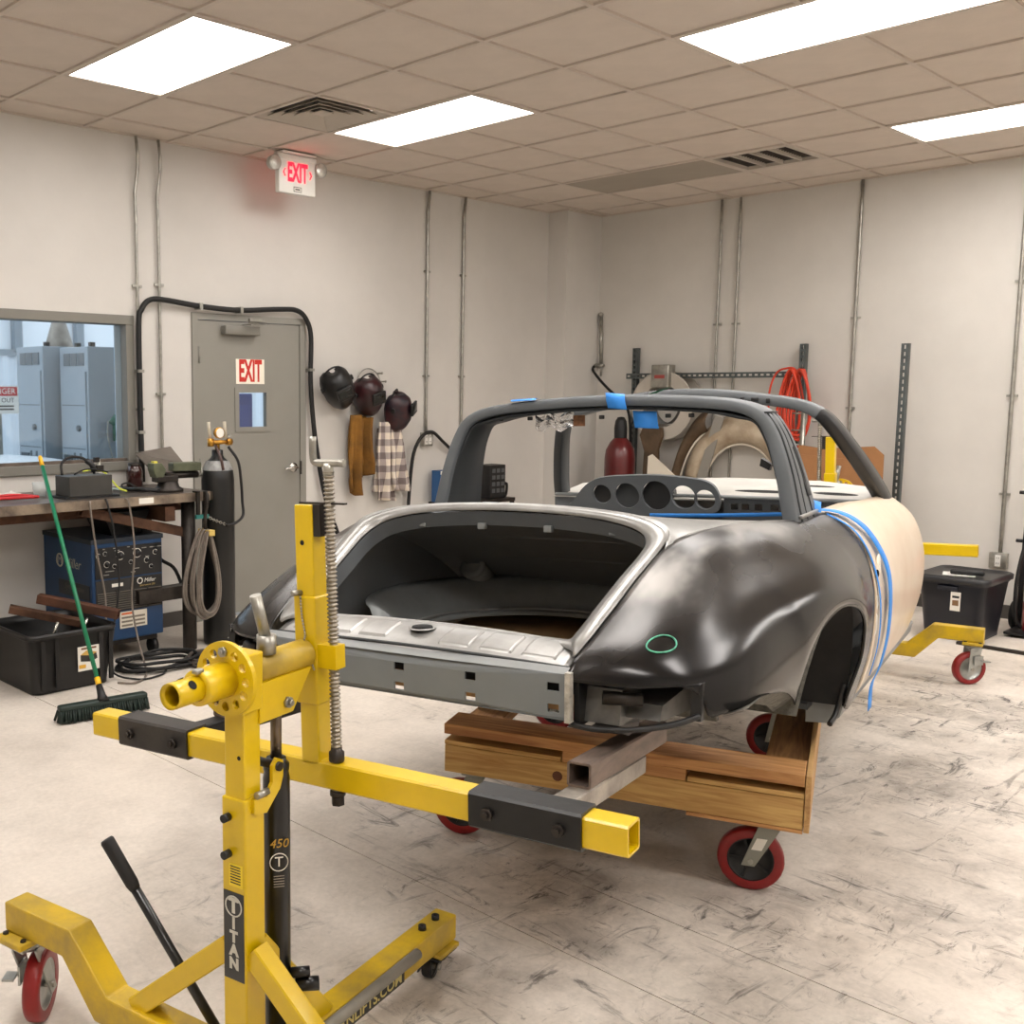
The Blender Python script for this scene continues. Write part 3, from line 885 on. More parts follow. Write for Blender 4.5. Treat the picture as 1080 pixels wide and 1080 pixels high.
MB().grid([[(1.63, y, 1.205) for y in (-.6, 0, .6)], [(1.70, y, 1.12) for y in (-.6, 0, .6)], [(1.95, y, 1.05) for y in (-.6, 0, .6)], [(2.05, y, .80) for y in (-.6, 0, .6)]]).build('rear_shelf', M_primer, car)
MB().bb(2.0, 3.5, -.68, .68, .56, .58).bb(2.0, 3.5, -.10, .10, .58, .74).build('floor_pan', M_primerD, car)
for sgn in (-1, 1):
    sp = [(sgn * .66, .585), (sgn * .74, .60), (sgn * .775, .575), (sgn * .765, .53), (sgn * .735, .505), (sgn * .66, .50)]
    MB().prism(sp, 'x', 2.07, 3.62).build('sill', M_primerL if sgn < 0 else M_primer, car)
MB().bb(3.5, 3.53, -.66, .66, .58, 1.15).build('front_bulkhead', M_primerD, car)
MB().bb(3.53, 4.35, -.52, -.50, .66, 1.02).bb(3.53, 4.35, .50, .52, .66, 1.02).bb(4.33, 4.35, -.5, .5, .66, .96).bb(3.53, 4.35, -.5, .5, .66, .68).build('front_tub', M_primer, car)

# ---- roll hoop: swept band; sections (outer y, z, rear x, front x, thickness)
def band(path, name, m, parent=car):
    """path of (y,z,x_rear,x_front,thick); inner face is offset along the inward normal in the y-z plane"""
    rows = []
    n = len(path)
    for i, (y, z, xr, xf, th) in enumerate(path):
        a = Vector(path[max(i - 1, 0)][:2]); b_ = Vector(path[min(i + 1, n - 1)][:2])
        d = (b_ - a).normalized()
        nn = Vector((d.y, -d.x))      # inward for a path running right base -> top -> left base
        if nn.dot(Vector((0, 1.25)) - Vector((y, z))) < 0: nn = -nn
        iy, iz = y + nn.x * th, z + nn.y * th
        e = .005
        rows.append([(xr + e, y, z), ((xr + xf) / 2, y - nn.x * .004, z - nn.y * .004), (xf - e, y, z), (xf, y + nn.x * e, z + nn.y * e), (xf, iy - nn.x * e, iz - nn.y * e), (xf - e, iy, iz), (xr + e, iy, iz), (xr, iy - nn.x * e, iz - nn.y * e), (xr, y + nn.x * e, z + nn.y * e)])
    return MB().grid(rows, True).build(name, m, parent)
hp = [(.672, 1.175, 1.88, 2.17, .045), (.655, 1.25, 1.89, 2.155, .044), (.638, 1.33, 1.90, 2.135, .042), (.615, 1.41, 1.91, 2.115, .04), (.590, 1.475, 1.92, 2.10, .038), (.553, 1.532, 1.925, 2.09, .036), (.49, 1.568, 1.93, 2.08, .036),
      (.40, 1.586, 1.935, 2.075, .036), (.25, 1.598, 1.94, 2.07, .036), (.10, 1.605, 1.94, 2.07, .036)]
full = [Vector((-y, z, a, )) for y, z, a, b_, t in hp]
pts = [(-y, z, a, b_, t) for y, z, a, b_, t in hp] + [(y, z, a, b_, t) for y, z, a, b_, t in reversed(hp)]
def smooth5(pts, n):
    out = []
    a = catmull([Vector(p[:3]) for p in pts], n); b_ = catmull([Vector((p[3], p[4], 0)) for p in pts], n)
    return [(p.x, p.y, p.z, q.x, q.y) for p, q in zip(a, b_)]
hoop = band(smooth5(pts, 4), 'roll_hoop', M_primer)
hoop['label'] = 'grey primed targa roll hoop'
# inner lining band of the hoop (darker), rear flange
hp2 = [(y + (.036 if y < 0 else -.036) * min(1, abs(y) * 2.2) * .9, z - .037 * (1 if abs(y) < .5 else .5), a + .02, b_ + .02, .012) for y, z, a, b_, t in pts]
band(smooth5(hp2, 4), 'hoop_lining', M_primerD, hoop)
# recessed groove panel on the right pillar
for yo, z0, z1, m_ in ((-.004, 1.26, 1.50, M_primerD),):
    rows = []
    for k in range(9):
        z = z0 + (z1 - z0) * k / 8
        y = -(.655 - (z - 1.25) * .27 - max(0, z - 1.41) * .22) - .0065
        xm = 2.085 - (z - 1.25) * .19
        rows.append([(xm - .022, y, z), (xm + .022, y, z)])
    solidify(MB().grid(rows).build('pillar_groove', m_, hoop), .003)
for off, rr_ in ((.045, .0035), (.115, .003), (.20, .003)):
    pth = []
    for k in range(7):
        y, z, a_, b2_, t_ = hp[k]
        pth.append((min(a_ + off * (b2_ - a_) / .28, b2_ - .012), -(y + .003), z + .001))
    MB().tube(catmull(pth[:6], 4), rr_, 5).build('pillar_seam', M_primerD, hoop)
MB().tube([(1.93, -.553, 1.537), (2.0, -.556, 1.538), (2.085, -.553, 1.537)], .003, 5).build('joint_line', M_primerD, hoop)
MB().rbox((2.03, -.672, 1.205), (.26, .012, .012), .003).build('pillar_foot', M_sand, hoop)
for yb in (-.30, -.22, .02, .30, .42):
    MB().rbox((1.985, yb, 1.532), (.014, .018, .014), .003).build('trim_clip', M_black, hoop)

# ---- windscreen frame
wp = [(.715, 1.10, 3.24, 3.42), (.712, 1.165, 3.175, 3.36), (.695, 1.25, 3.035, 3.215), (.66, 1.345, 2.92, 3.09), (.635, 1.40, 2.865, 3.025), (.595, 1.475, 2.81, 2.955), (.545, 1.535, 2.79, 2.91), (.46, 1.575, 2.80, 2.885), (.30, 1.605, 2.785, 2.875), (.10, 1.628, 2.775, 2.87)]
wpl = [(.705, 1.06, 3.10, 3.20), (.70, 1.13, 3.07, 3.17), (.685, 1.22, 3.02, 3.12), (.66, 1.32, 2.965, 3.065), (.635, 1.40, 2.92, 3.015), (.60, 1.475, 2.865, 2.955), (.555, 1.535, 2.82, 2.905)] + wp[7:]
allp = [(-y, z, a, b_, .042) for y, z, a, b_ in wp] + [(y, z, a, b_, .042) for y, z, a, b_ in reversed(wpl)]
sm = smooth5(allp, 4)
nP = 6 * 4
wf_r = band(sm[:nP + 1], 'windscreen_pillar', M_blackp); wf_r['label'] = 'satin black right windscreen pillar'
wf_h = band(sm[nP:-nP - 1], 'windscreen_header', M_primer)
wf_l = band(sm[-nP - 2:], 'windscreen_pillar', M_primerD); wf_l['label'] = 'dark grey left windscreen pillar'
MB().rbox((2.78, -.30, 1.583), (.01, .03, .014), .003).build('visor_socket', M_black, wf_h)
MB().rbox((2.78, -.35, 1.575), (.01, .016, .02), .003).build('visor_clip', M_black, wf_h)
MB().rbox((2.78, -.25, 1.583), (.01, .016, .02), .003).build('visor_clip', M_black, wf_h)

# ---- dashboard: gauge pod plate with five round holes, lower panel with punched holes, cowl top
dz = lambda u, v: (3.0 - .25 * (v - 1.18), u, v)
outer = catmull([(.60, 1.10, 0), (.575, 1.135, 0), (.53, 1.19, 0), (.48, 1.228, 0), (.40, 1.252, 0), (.19, 1.262, 0), (.02, 1.25, 0), (-.06, 1.232, 0), (-.095, 1.19, 0), (-.10, 1.13, 0), (-.06, 1.095, 0), (.15, 1.078, 0), (.40, 1.083, 0)], 4, True)
holes = [circ(.432, 1.170, .044), circ(.313, 1.166, .058), circ(.178, 1.170, .066), circ(.055, 1.164, .053), circ(-.038, 1.156, .044)]
pod = plate([(p.x, p.y) for p in outer], holes, dz, 'gauge_panel', M_primer, car, .018)
pod['label'] = 'grey gauge panel with five round holes'
for cx, cz, r in ((.432, 1.170, .046), (.313, 1.166, .060), (.178, 1.170, .068), (.055, 1.164, .055), (-.038, 1.156, .046)):
    MB().tube([dz(cx + r * cos(2 * pi * k / 28), cz + r * sin(2 * pi * k / 28)) for k in range(28)], .004, 6, closed=True).build('gauge_rim', M_primer, pod)
for cx, cz, r in ((.432, 1.170, .046), (.178, 1.170, .068), (.313, 1.166, .06)):
    MB().cyl(Vector(dz(cx, cz)) + Vector((.012, 0, 0)), Vector(dz(cx, cz)) + Vector((.07, 0, 0)), r, 24).build('gauge_hole_shade', M_primerD if r == .06 else M_black, pod)  # dark plugs added behind three holes in place of the shade inside
hs = []
for y in (-.155, -.20, -.255, -.32, -.375, -.44, -.50, -.56, -.62):
    hs.append(rect(y, 1.125, .032, .026))
for y in (-.16,): hs.append(rect(y, 1.045, .06, .035))
for y in (-.25, -.30, -.45, -.52): hs.append(circ(y, 1.05, .008, 10))
hs.append(circ(-.365, 1.045, .014, 14))
plate([(-.11, 1.0), (-.69, 1.0), (-.69, 1.152), (-.11, 1.160)], hs, lambda u, v: (3.03, u, v), 'dash_panel', M_primerD, car, .004)
plate([(.69, 1.0), (-.69, 1.0), (-.69, 1.07), (.69, 1.07)], [], lambda u, v: (3.045, u, v), 'dash_lower', M_primerD, car, .004)
plate([(.69, 1.07), (.56, 1.07), (.56, 1.15), (.69, 1.15)], [], lambda u, v: (3.05, u, v), 'dash_end', M_primer, car, .004)
cowl_o = [(3.03, -.69), (3.03, .69), (3.36, .68), (3.50, .4), (3.54, 0), (3.50, -.4), (3.36, -.68)]
slot = lambda cx, cy, l, w_: [(cx + w_ * cos(2 * pi * k / 16), cy + l * sin(2 * pi * k / 16)) for k in range(16)]
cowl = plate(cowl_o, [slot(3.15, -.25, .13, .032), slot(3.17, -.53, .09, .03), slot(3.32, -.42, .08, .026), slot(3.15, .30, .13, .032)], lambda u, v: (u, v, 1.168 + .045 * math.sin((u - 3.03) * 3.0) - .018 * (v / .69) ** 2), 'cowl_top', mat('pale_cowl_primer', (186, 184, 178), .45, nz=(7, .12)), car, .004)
MB().bb(3.06, 3.48, -.66, .66, 1.10, 1.11).build('slot_shade_sheet', M_black, car)  # black sheet added under the cowl to darken the open slots
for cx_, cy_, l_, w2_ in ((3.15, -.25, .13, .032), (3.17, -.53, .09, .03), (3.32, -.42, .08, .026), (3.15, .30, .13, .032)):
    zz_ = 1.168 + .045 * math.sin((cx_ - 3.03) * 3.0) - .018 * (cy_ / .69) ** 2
    MB().add([(u, v, 1.168 + .045 * math.sin((u - 3.03) * 3.0) - .018 * (v / .69) ** 2 + .001) for u, v in slot(cx_, cy_, l_, w2_)], [tuple(range(16))]).build('slot_shade_insert', MATS['hole_black'], cowl)  # black insert over each slot, standing in for the shade inside it
cowl['label'] = 'pale cowl top with dark demister slots'
MB().tube([(3.035, .68, 1.16), (3.03, .0, 1.168), (3.035, -.68, 1.158)], .009, 6).build('cowl_edge', M_primerL, car)

# ---- right door skin
dn = [
 [(2.235, .674, 1.188), (2.235, .718, 1.171), (2.235, .782, 1.108), (2.235, .820, 1.02), (2.235, .838, .90), (2.235, .828, .74), (2.235, .800, .62), (2.235, .782, .575)],
 [(2.50, .680, 1.188), (2.50, .716, 1.172), (2.50, .786, 1.105), (2.50, .824, 1.02), (2.50, .840, .90), (2.50, .830, .74), (2.50, .800, .62), (2.50, .782, .578)],
 [(2.85, .684, 1.180), (2.85, .716, 1.165), (2.85, .786, 1.098), (2.85, .825, 1.01), (2.85, .840, .90), (2.85, .830, .74), (2.85, .800, .62), (2.85, .783, .58)],
 [(3.20, .688, 1.168), (3.20, .716, 1.153), (3.20, .782, 1.09), (3.20, .822, 1.0), (3.20, .838, .89), (3.20, .828, .74), (3.20, .80, .63), (3.20, .784, .585)],
 [(3.38, .690, 1.156), (3.39, .716, 1.142), (3.40, .778, 1.082), (3.40, .816, .995), (3.41, .832, .88), (3.41, .824, .75), (3.40, .80, .65), (3.36, .786, .60)],
 [(3.44, .692, 1.146), (3.46, .712, 1.130), (3.48, .770, 1.07), (3.50, .805, .985), (3.50, .822, .88), (3.49, .815, .76), (3.47, .795, .67), (3.43, .782, .62)],
 [(3.45, .68, 1.13), (3.475, .69, 1.11), (3.50, .74, 1.055), (3.52, .775, .975), (3.525, .79, .88), (3.515, .785, .77), (3.49, .77, .68), (3.45, .76, .63)],
]
rows = [catmull([(x, -y, z) for x, y, z in r], 4) for r in dn]
cols = [catmull(c, 6) for c in zip(*rows)]
door_r = MB().grid([list(r) for r in zip(*cols)]).build('door_skin', M_cream, car)
door_r['label'] = 'cream right door skin'
solidify(door_r, .006, 0)
MB().grid([[(x, -.60, z) for x, z in ((2.25, 1.17), (3.3, 1.14))], [(x, -.62, z) for x, z in ((2.25, .60), (3.4, .62))]]).build('door_inner', M_primerD, car)
MB().grid([[(x, -.684 + .004, z + .001) for x, z in ((2.24, 1.187), (2.85, 1.179), (3.4, 1.152))], [(x, -.60, z) for x, z in ((2.24, 1.175), (2.85, 1.168), (3.4, 1.14))]]).build('door_top', M_cream, car)
# handle recess with bright rim
MB().sphere((2.34, -.828, 1.0), (.026, .008, .045), 16, 8).build('handle_recess', mat('filler_white', (240, 232, 216), .5), door_r)
MB().sphere((2.275, -.836, .985), (.010, .006, .014), 10, 6).build('latch_hole', MATS['hole_black'], door_r)
# drip of white filler along the gap edge
MB().grid([[Vector((2.245 + e, -y - .004, z)) for z, y in ((1.09, .792), (1.0, .826), (.90, .838), (.80, .835), (.70, .820))] for e in (0, .035)]).build('filler_edge', MATS['filler_white'], door_r)

# ---- blue masking tape
def ribbon(pts, w_, name, side, lab=None):
    p = catmull(pts, 5)
    rows = []
    for i, q in enumerate(p):
        rows.append([q - Vector(side) * (w_ / 2), q + Vector(side) * (w_ / 2)])
    o = solidify(MB().grid(rows).build(name, M_tape, car), .0015)
    if lab: o['label'] = lab
    return o
ribbon([(2.18, -.62, 1.205), (2.26, -.712, 1.192), (2.32, -.780, 1.142), (2.37, -.826, 1.06), (2.41, -.851, .97), (2.43, -.856, .86), (2.435, -.848, .74), (2.44, -.825, .63), (2.44, -.80, .56), (2.44, -.795, .47)], .07, 'masking_tape', (1, 0, 0), 'wide strip of blue tape down the door edge')
ribbon([(2.20, -.69, 1.190), (2.215, -.768, 1.140), (2.235, -.816, 1.06), (2.262, -.843, .95), (2.285, -.848, .84), (2.30, -.838, .73), (2.33, -.81, .62)], .022, 'masking_tape', (1, 0, 0), 'narrow blue tape along the door gap')
ribbon([(2.10, -.60, 1.195), (2.12, -.35, 1.18), (2.14, -.10, 1.17)], .013, 'masking_tape', (0, .0, 1), 'blue tape stretched across the cabin')
ribbon([(1.93, -.06, 1.56), (1.925, -.055, 1.59), (1.935, -.05, 1.609), (1.98, -.03, 1.614), (2.06, -.01, 1.612)], .075, 'masking_tape', (.1, .95, .1), 'blue tape over the top of the roll hoop')
ribbon([(1.99, -.135, 1.55), (1.985, -.14, 1.52), (1.985, -.145, 1.49)], .085, 'masking_tape', (0, 1, 0.05))
ribbon([(1.93, .30, 1.598), (1.95, .31, 1.604), (1.99, .32, 1.603)], .10, 'masking_tape', (0, 1, -.03), 'blue tape scraps on the left of the hoop')
ribbon([(2.13, -.665, 1.205), (2.15, -.66, 1.225), (2.18, -.655, 1.235)], .05, 'masking_tape', (.3, .9, .2))
MB().grid([[(2.06, -.115, 1.607), (2.10, -.14, 1.612)], [(2.06, -.155, 1.620), (2.10, -.19, 1.632)]]).build('green_tape', mat('green_tape', (60, 140, 104), .6), car)
# crinkled foil tape hanging below the hoop
rows = []
for i in range(7):
    rows.append([(2.03 + .006 * noise.noise(Vector((i * 1.3, k * 1.1, 0))), .30 - .155 * k / 12, 1.545 - .055 * i / 6 - .01 * math.sin(k)) for k in range(13)])
MB().grid(rows, smooth=False).build('foil_strip', mat('foil', (205, 205, 205), .22, .95, bump=(40, .6)), hoop)
MB().bb(2.022, 2.026, .10, .145, 1.50, 1.54).build('foil_tag', mat('brown_tag', (120, 78, 46), .6, nz=(50, .5)), hoop)
# small clip peg on the right of the hoop opening
MB().prism([(-.515, 1.36), (-.545, 1.345), (-.552, 1.365), (-.52, 1.385)], 'x', 2.02, 2.05).build('peg', M_black, hoop)
# ------------------------------------------------------------------ yellow rotisserie lift stands
M_blackmetal = mat('black_painted_steel', (20, 20, 20), 0.4, .2, nz=(9, .5), bump=(40, .05))
M_dustblack = mat('dusty_black_steel', (26, 25, 25), 0.5, .2, nz=(5, .9), col2=(66, 60, 54))
M_bluegrey = mat('zinc_fork', (172, 174, 170), 0.35, .8, nz=(14, .15))
M_brownsteel = mat('brown_mill_tube', (124, 108, 98), 0.5, .45, nz=(7, .35), stretch=(1, 4, 4))
M_greysteel = mat('raw_grey_tube', (160, 152, 142), 0.45, .4, nz=(9, .4))
M_padblack = mat('jack_black', (17, 17, 18), 0.28, nz=(5, .2))
M_tread = mat('steel_thread', (150, 143, 130), 0.45, .8, nz=(30, .3))

def wheel(mb_list, c, axis_ang, r, w_, parent, hub, name='wheel', spokes=0, tire=None):
    """wheel with its axle horizontal at axis_ang; returns nothing"""
    R = Matrix.Rotation(axis_ang, 3, 'Z')
    c = Vector(c)
    h = w_ / 2
    pr = [(r * .70, -h * .9), (r * .93, -h), (r * .985, -h * .75), (r, -h * .35), (r, h * .35), (r * .985, h * .75), (r * .93, h), (r * .70, h * .9), (r * .70, -h * .9)]
    t = MB().lathe(pr, 32, c, 'x', R).build(name, tire or M_red, parent)
    m = MB()
    m.lathe([(0, -h * .55), (r * .16, -h * .55), (r * .2, -h * .5), (r * .62, -h * .35), (r * .64, -h * .8), (r * .71, -h * .85), (r * .71, h * .85), (r * .64, h * .8), (r * .62, h * .35), (r * .2, h * .5), (r * .16, h * .55), (0, h * .55)], 32, c, 'x', R)
    for k in range(spokes):
        a = 2 * pi * k / spokes
        for s_ in (-1, 1):
            m.box(c + R @ Vector((s_ * h * .45, cos(a) * r * .4, sin(a) * r * .4)), (h * .35, r * .5, r * .07), R @ Matrix.Rotation(a, 3, 'X'))
    m.build('hub', hub, t)
    return t

def caster(parent, c, top, axis_ang, r, w_, lean=(0, 0), hub=None, spokes=0, brake=False, fork=None, label=False, tire=None):
    """swivel caster; c wheel centre, top = swivel plate centre (x,y,z)"""
    c = Vector(c); top = Vector(top)
    ax = Vector((cos(axis_ang), sin(axis_ang), 0))
    fk = fork or M_bluegrey
    root = MB().rbox(top, (.10, .085, .008), .002).build('caster', fk, parent)
    wheel(None, c, axis_ang, r, w_, root, hub or M_bluegrey, 'wheel', spokes, tire)
    tang = Vector((-ax.y, ax.x, 0))
    for s_ in (-1, 1):
        o = ax * (s_ * (w_ / 2 + .008))
        up = top + Vector((0, 0, -.012))
        d = (up - c)
        wv = tang
        pts = [c - wv * .02 - d.normalized() * .018, c + wv * .02 - d.normalized() * .018, c + wv * .022, up + wv * .034, up - wv * .034, c - wv * .022]
        th = ax * .0025
        n = len(pts)
        vv = [p + o - th for p in pts] + [p + o + th for p in pts]
        MB().add(vv, [tuple(range(n))[::-1], tuple(range(n, 2 * n))] + [(i, (i + 1) % n, n + (i + 1) % n, n + i) for i in range(n)]).build('fork', fk, root)
    MB().cyl(c - ax * (w_ / 2 + .016), c + ax * (w_ / 2 + .016), .009, 10).build('axle', M_galv, root)
    MB().cyl(top + Vector((0, 0, -.016)), top + Vector((0, 0, 0)), .034, 20).build('swivel', fk, root)
    if brake:
        o = ax * (w_ / 2 + .016)
        MB().box(c + o + Vector((0, 0, .05)) + tang * .03, (.05, .006, .05), Matrix.Rotation(axis_ang + pi / 2, 3, 'Z')).box(c + o * 1.6 + Vector((0, 0, .05)) + tang * .055, (.04, .03, .006), Matrix.Rotation(axis_ang + pi / 2, 3, 'Z')).build('brake_pedal', fk, root)
    if label:
        d = (top - c).normalized()
        o = c + (top - c) * .45 - ax * (w_ / 2 + .0115)
        n = 4
        pts = [o + tang * a * .016 + d * b_ * .022 for a, b_ in ((-1, -1), (1, -1), (1, 1), (-1, 1))]
        vv = [p for p in pts] + [p - ax * .001 for p in pts]
        MB().add(vv, [(0, 1, 2, 3), (7, 6, 5, 4)] + [(i, (i + 1) % 4, 4 + (i + 1) % 4, 4 + i) for i in range(4)]).build('sticker', M_label, root)
    return root

def hexbolt(a, d, r, l, m, name, parent):
    a = Vector(a); d = Vector(d).normalized()
    return MB().cyl(a, a + d * l, r, 6).cyl(a + d * l, a + d * (l * 1.7), r * .55, 8).lathe([(0, 0)], 3).build(name, m, parent) if False else MB().cyl(a - d * .001, a + d * l, r, 6).cyl(a + d * l, a + d * (l * 1.8), r * .5, 10).build(name, m, parent)

def make_lift(loc, yaw, rs, lab, near=True):
    lf = thing('rotisserie_lift', lab, 'lift', loc, (0, 0, yaw), group='yellow rotisserie stands')
    HM = Matrix.Translation((0, 0, 1)) @ Matrix.Rotation(-RHO * rs, 4, 'X') @ Matrix.Translation((0, 0, -1))
    # --- base: cranked cross leg
    hl = [(0, .19), (.405, .19), (.535, .32), (.785, .32), (.785, .243), (.565, .243), (.452, .115), (0, .115)]
    poly = hl[:-1] + [(-y, z) for y, z in reversed(hl[1:-1])] 
    poly = [(.405, .19), (.535, .32), (.785, .32), (.785, .243), (.565, .243), (.452, .115), (-.452, .115), (-.565, .243), (-.785, .243), (-.785, .32), (-.535, .32), (-.405, .19)]
    bevel(MB().prism(poly, 'x', -.036, .036).build('cross_leg', M_yellowdirty, lf), .005)
    for s_ in (-1, 1):
        MB().rbox((-.005, s_ * .735, .234), (.125, .10, .016), .003).build('caster_plate', M_yellowdirty, lf)
        for dx in (-.045, .045):
            MB().cyl((dx, s_ * .70, .242), (dx, s_ * .70, .247), .008, 6).cyl((dx, s_ * .77, .242), (dx, s_ * .77, .247), .008, 6).build('plate_bolt', M_darksteel, lf)
        caster(lf, (.02, s_ * .722, .092), (-.005, s_ * .735, .218), rad(124 if (s_ > 0) == near else 40), .092, .042, hub=M_bluegrey, brake=True)
    # --- forward leg
    bevel(MB().bb(.03, .86, -.034, .034, .085, .157).build('forward_leg', M_yellowdirty, lf), .005)
    MB().rbox((.80, 0, .079), (.10, .10, .012), .002).build('caster_plate', M_yellowdirty, lf)
    caster(lf, (.775, 0, .034), (.80, 0, .066), rad(100), .034, .028, hub=M_black, fork=M_black, tire=M_rubber)
    for dx in (.73, .80):
        MB().cyl((dx, 0, .157), (dx, 0, .17), .011, 12).cyl((dx, 0, .17), (dx, 0, .1715), .006, 6).build('leg_bolt', M_black, lf)
    MB().cyl((.12, -.048, .148), (.63, -.048, .148), .0145, 16).build('stop_bar', mat('grey_bar', (138, 134, 124), .5, .3, nz=(6, .2)), lf)
    st = MB().bb(.06, .585, -.0360, -.0346, .087, .127).build('web_strip', mat('strip_black', (25, 24, 22), .5), lf)
    text('WWW.TITANLIFTS.COM', .040, mat('strip_lettering', (205, 190, 120), .5), lf, (.325, -.0368, .107), (pi / 2, 0, 0), 'web_lettering', .0003, xs=1.12, bold=.0006)
    # --- post
    bevel(MB().bb(-.032, .032, -.032, .032, .04, .777).build('post', M_yellow, lf), .004)
    bevel(MB().bb(-.027, .027, -.027, .027, .70, 1.005).build('inner_post', M_yellow, lf), .004)
    br = Matrix.Rotation(0, 3, 'X')
    def brace(a, b_, up):
        MB().sqtube(a, b_, .05, .045, .004, up).build('brace', M_yellow, lf)
    brace((0, .03, .435), (0, .33, .185), (1, 0, 0)); brace((0, -.03, .435), (0, -.33, .185), (1, 0, 0)); brace((.03, 0, .435), (.27, 0, .15), (0, 1, 0))
    for z in (.735, .655):
        MB().cyl((-.032, .012, z), (-.05, .012, z), .009, 12).cyl((-.05, .012, z), (-.0505, .012, z), .005, 6).build('lock_knob', M_black, lf)
    MB().lathe([(0, -.0005), (.005, -.0005)], 10, (-.0272, -.014, .865), 'x').build('pin_hole', MATS['hole_black'], lf)
    # lift-pin lug on the right of the post
    MB().prism([(-.01, .745), (.03, .735), (.075, .775), (.085, .80), (.085, .835), (.065, .845), (.05, .83), (.05, .795), (.03, .77), (-.01, .775)], 'y', -.040, -.032).build('lug', M_yellow, lf)
    MB().cyl((.068, -.047, .826), (.068, .03, .826), .010, 12).build('lug_pin', M_darksteel, lf)
    MB().cyl((-.005, -.042, .783), (.03, -.042, .783), .008, 10).build('detent_pin', M_galv, lf)
    # badge and warning label on the rear face
    MB().bb(-.0335, -.0322, -.028, .028, .376, .572).build('badge', mat('badge_black', (40, 40, 38), .4), lf)
    Mb = mat('badge_silver', (196, 194, 182), .4, .3)
    rt = (pi / 2, 0, -pi / 2)
    MB().tube([(-.0337, .022 * cos(2 * pi * k / 24), .541 + .022 * sin(2 * pi * k / 24)) for k in range(24)], .0018, 5, closed=True).build('badge_ring', Mb, lf)
    text('T', .044, Mb, lf, (-.034, 0, .541), rt, 'badge_letter', .0003, bold=.0022)
    for ch, z in zip('ITAN', (.502, .472, .442, .412)):
        text(ch, .034, Mb, lf, (-.034, 0, z), rt, 'badge_letter', .0003, bold=.0018)
    MB().bb(-.0333, -.0322, -.025, .012, .585, .635).build('warning_label', mat('label_yellow', (232, 205, 40), .5), lf)
    for k in range(7):
        MB().bb(-.0337, -.0333, -.02, .008, .592 + k * .006, .5945 + k * .006).build('label_line', M_ink, lf)
    # --- hydraulic jack
    jk = MB().lathe([(0, .03), (.03, .03), (.03, .78), (.027, .795), (.029, .80), (.029, .812), (.022, .818), (.022, .825), (0, .825)], 28, (.11, 0, 0)).build('jack', M_padblack, lf)
    MB().cyl((.11, 0, .82), (.11, 0, .965), .0125, 16).build('jack_ram', mat('ram_steel', (120, 108, 96), .35, .85, nz=(8, .3), stretch=(1, 1, .2)), jk)
    MB().bb(.07, .15, -.05, .05, .04, .10).build('jack_base', M_padblack, jk)
    MB().cyl((.13, -.035, .30), (.165, -.075, .30), .016, 12).cyl((.12, -.03, .33), (.15, -.06, .33), .012, 12).build('pump_socket', M_padblack, jk)
    Mo = mat('decal_gold', (182, 142, 44), .5)
    jr = (pi / 2, 0, -.72)
    nx, ny = -sin(.72), -cos(.72)
    text('450', .028, Mo, jk, (.11 + nx * .0306, ny * .0306, .640), jr, 'decal_number', .0003, shear=.2)
    text('T', .032, M_label, jk, (.11 + nx * .0306, ny * .0306, .598), jr, 'decal_letter', .0003)
    MB().tube([(.11 + nx * .0306 + cos(.72) * .02 * cos(a), ny * .0306 - sin(.72) * .02 * cos(a), .598 + .02 * sin(a)) for a in [2 * pi * k / 24 for k in range(24)]], .0011, 5, closed=True).build('decal_ring', M_label, jk)
    for k in range(5):
        MB().box((.11 + nx * .0302, ny * .0302, .566 - k * .006), (.024, .0006, .0015), Matrix.Rotation(-.72, 3, 'Z')).build('decal_line', M_greysteel, jk)
    # pump handle sloping up
    hb = Vector((.05, .06, .10)); ht = Vector((-.06, .362, .605))
    dd = (ht - hb).normalized()
    MB().tube([hb, ht - dd * .12], .0115, 12).build('pump_handle', M_padblack, lf)
    MB().tube([ht - dd * .13, ht - dd * .115, ht - dd * .005, ht], [.0125, .0155, .0165, .014], 14).build('grip', M_rubber, lf)
    # --- rotating head (turned a little about its axis)
    za = 1.036
    X = lambda prof, nm, m, n=28: MB(HM).lathe(prof, n, (0, 0, za), 'x').build(nm, m, lf)
    X([(.020, -.20), (.026, -.208), (.0265, -.20), (.0265, -.10), (.020, -.10), (.020, -.20)], 'spindle', M_yellow)
    for a in (2.2, -.9, .6):
        MB(HM).lathe([(0, 0), (.010, 0)], 14, (-.165, .027 * sin(a), za + .027 * cos(a)), 'z', Matrix.Rotation(-a, 3, 'X')).build('spindle_hole', MATS['hole_black'], lf)
    X([(.026, -.135), (.036, -.135), (.037, -.13), (.037, -.05), (.026, -.05)], 'collar', M_yellow)
    holes = [circ(.057 * cos(2 * pi * k / 12), .057 * sin(2 * pi * k / 12), .0098, 16) for k in range(12)]
    dsk = plate(circ(0, 0, .078, 40), holes, lambda u, v: HM @ Vector((-.046, u, za + v)), 'index_disc', M_yellow, lf, .011)
    hexbolt(HM @ Vector((-.052, .0, za + .057)), (-1, 0, 0), .011, .006, M_galv, 'disc_bolt', lf)
    MB().rbox((-.135, -.005, za + .036), (.022, .016, .010), .003).build('set_screw', M_galv, lf)
    # saddle block and barrel
    bevel(MB().prism([(-.033, .96), (.033, .96), (.036, 1.085), (-.036, 1.085)], 'x', -.036, .028).build('saddle', M_yellow, lf), .004)
    X([(0, .02), (.0335, .02), (.0335, .21), (.03, .214), (0, .214)], 'barrel', M_yellowdirty)
    MB().prism([(.02, 1.015), (.195, 1.015), (.13, .93), (.02, .93)], 'y', -.032, -.024).prism([(.02, 1.015), (.195, 1.015), (.13, .93), (.02, .93)], 'y', .024, .032).build('gusset', M_yellow, lf)
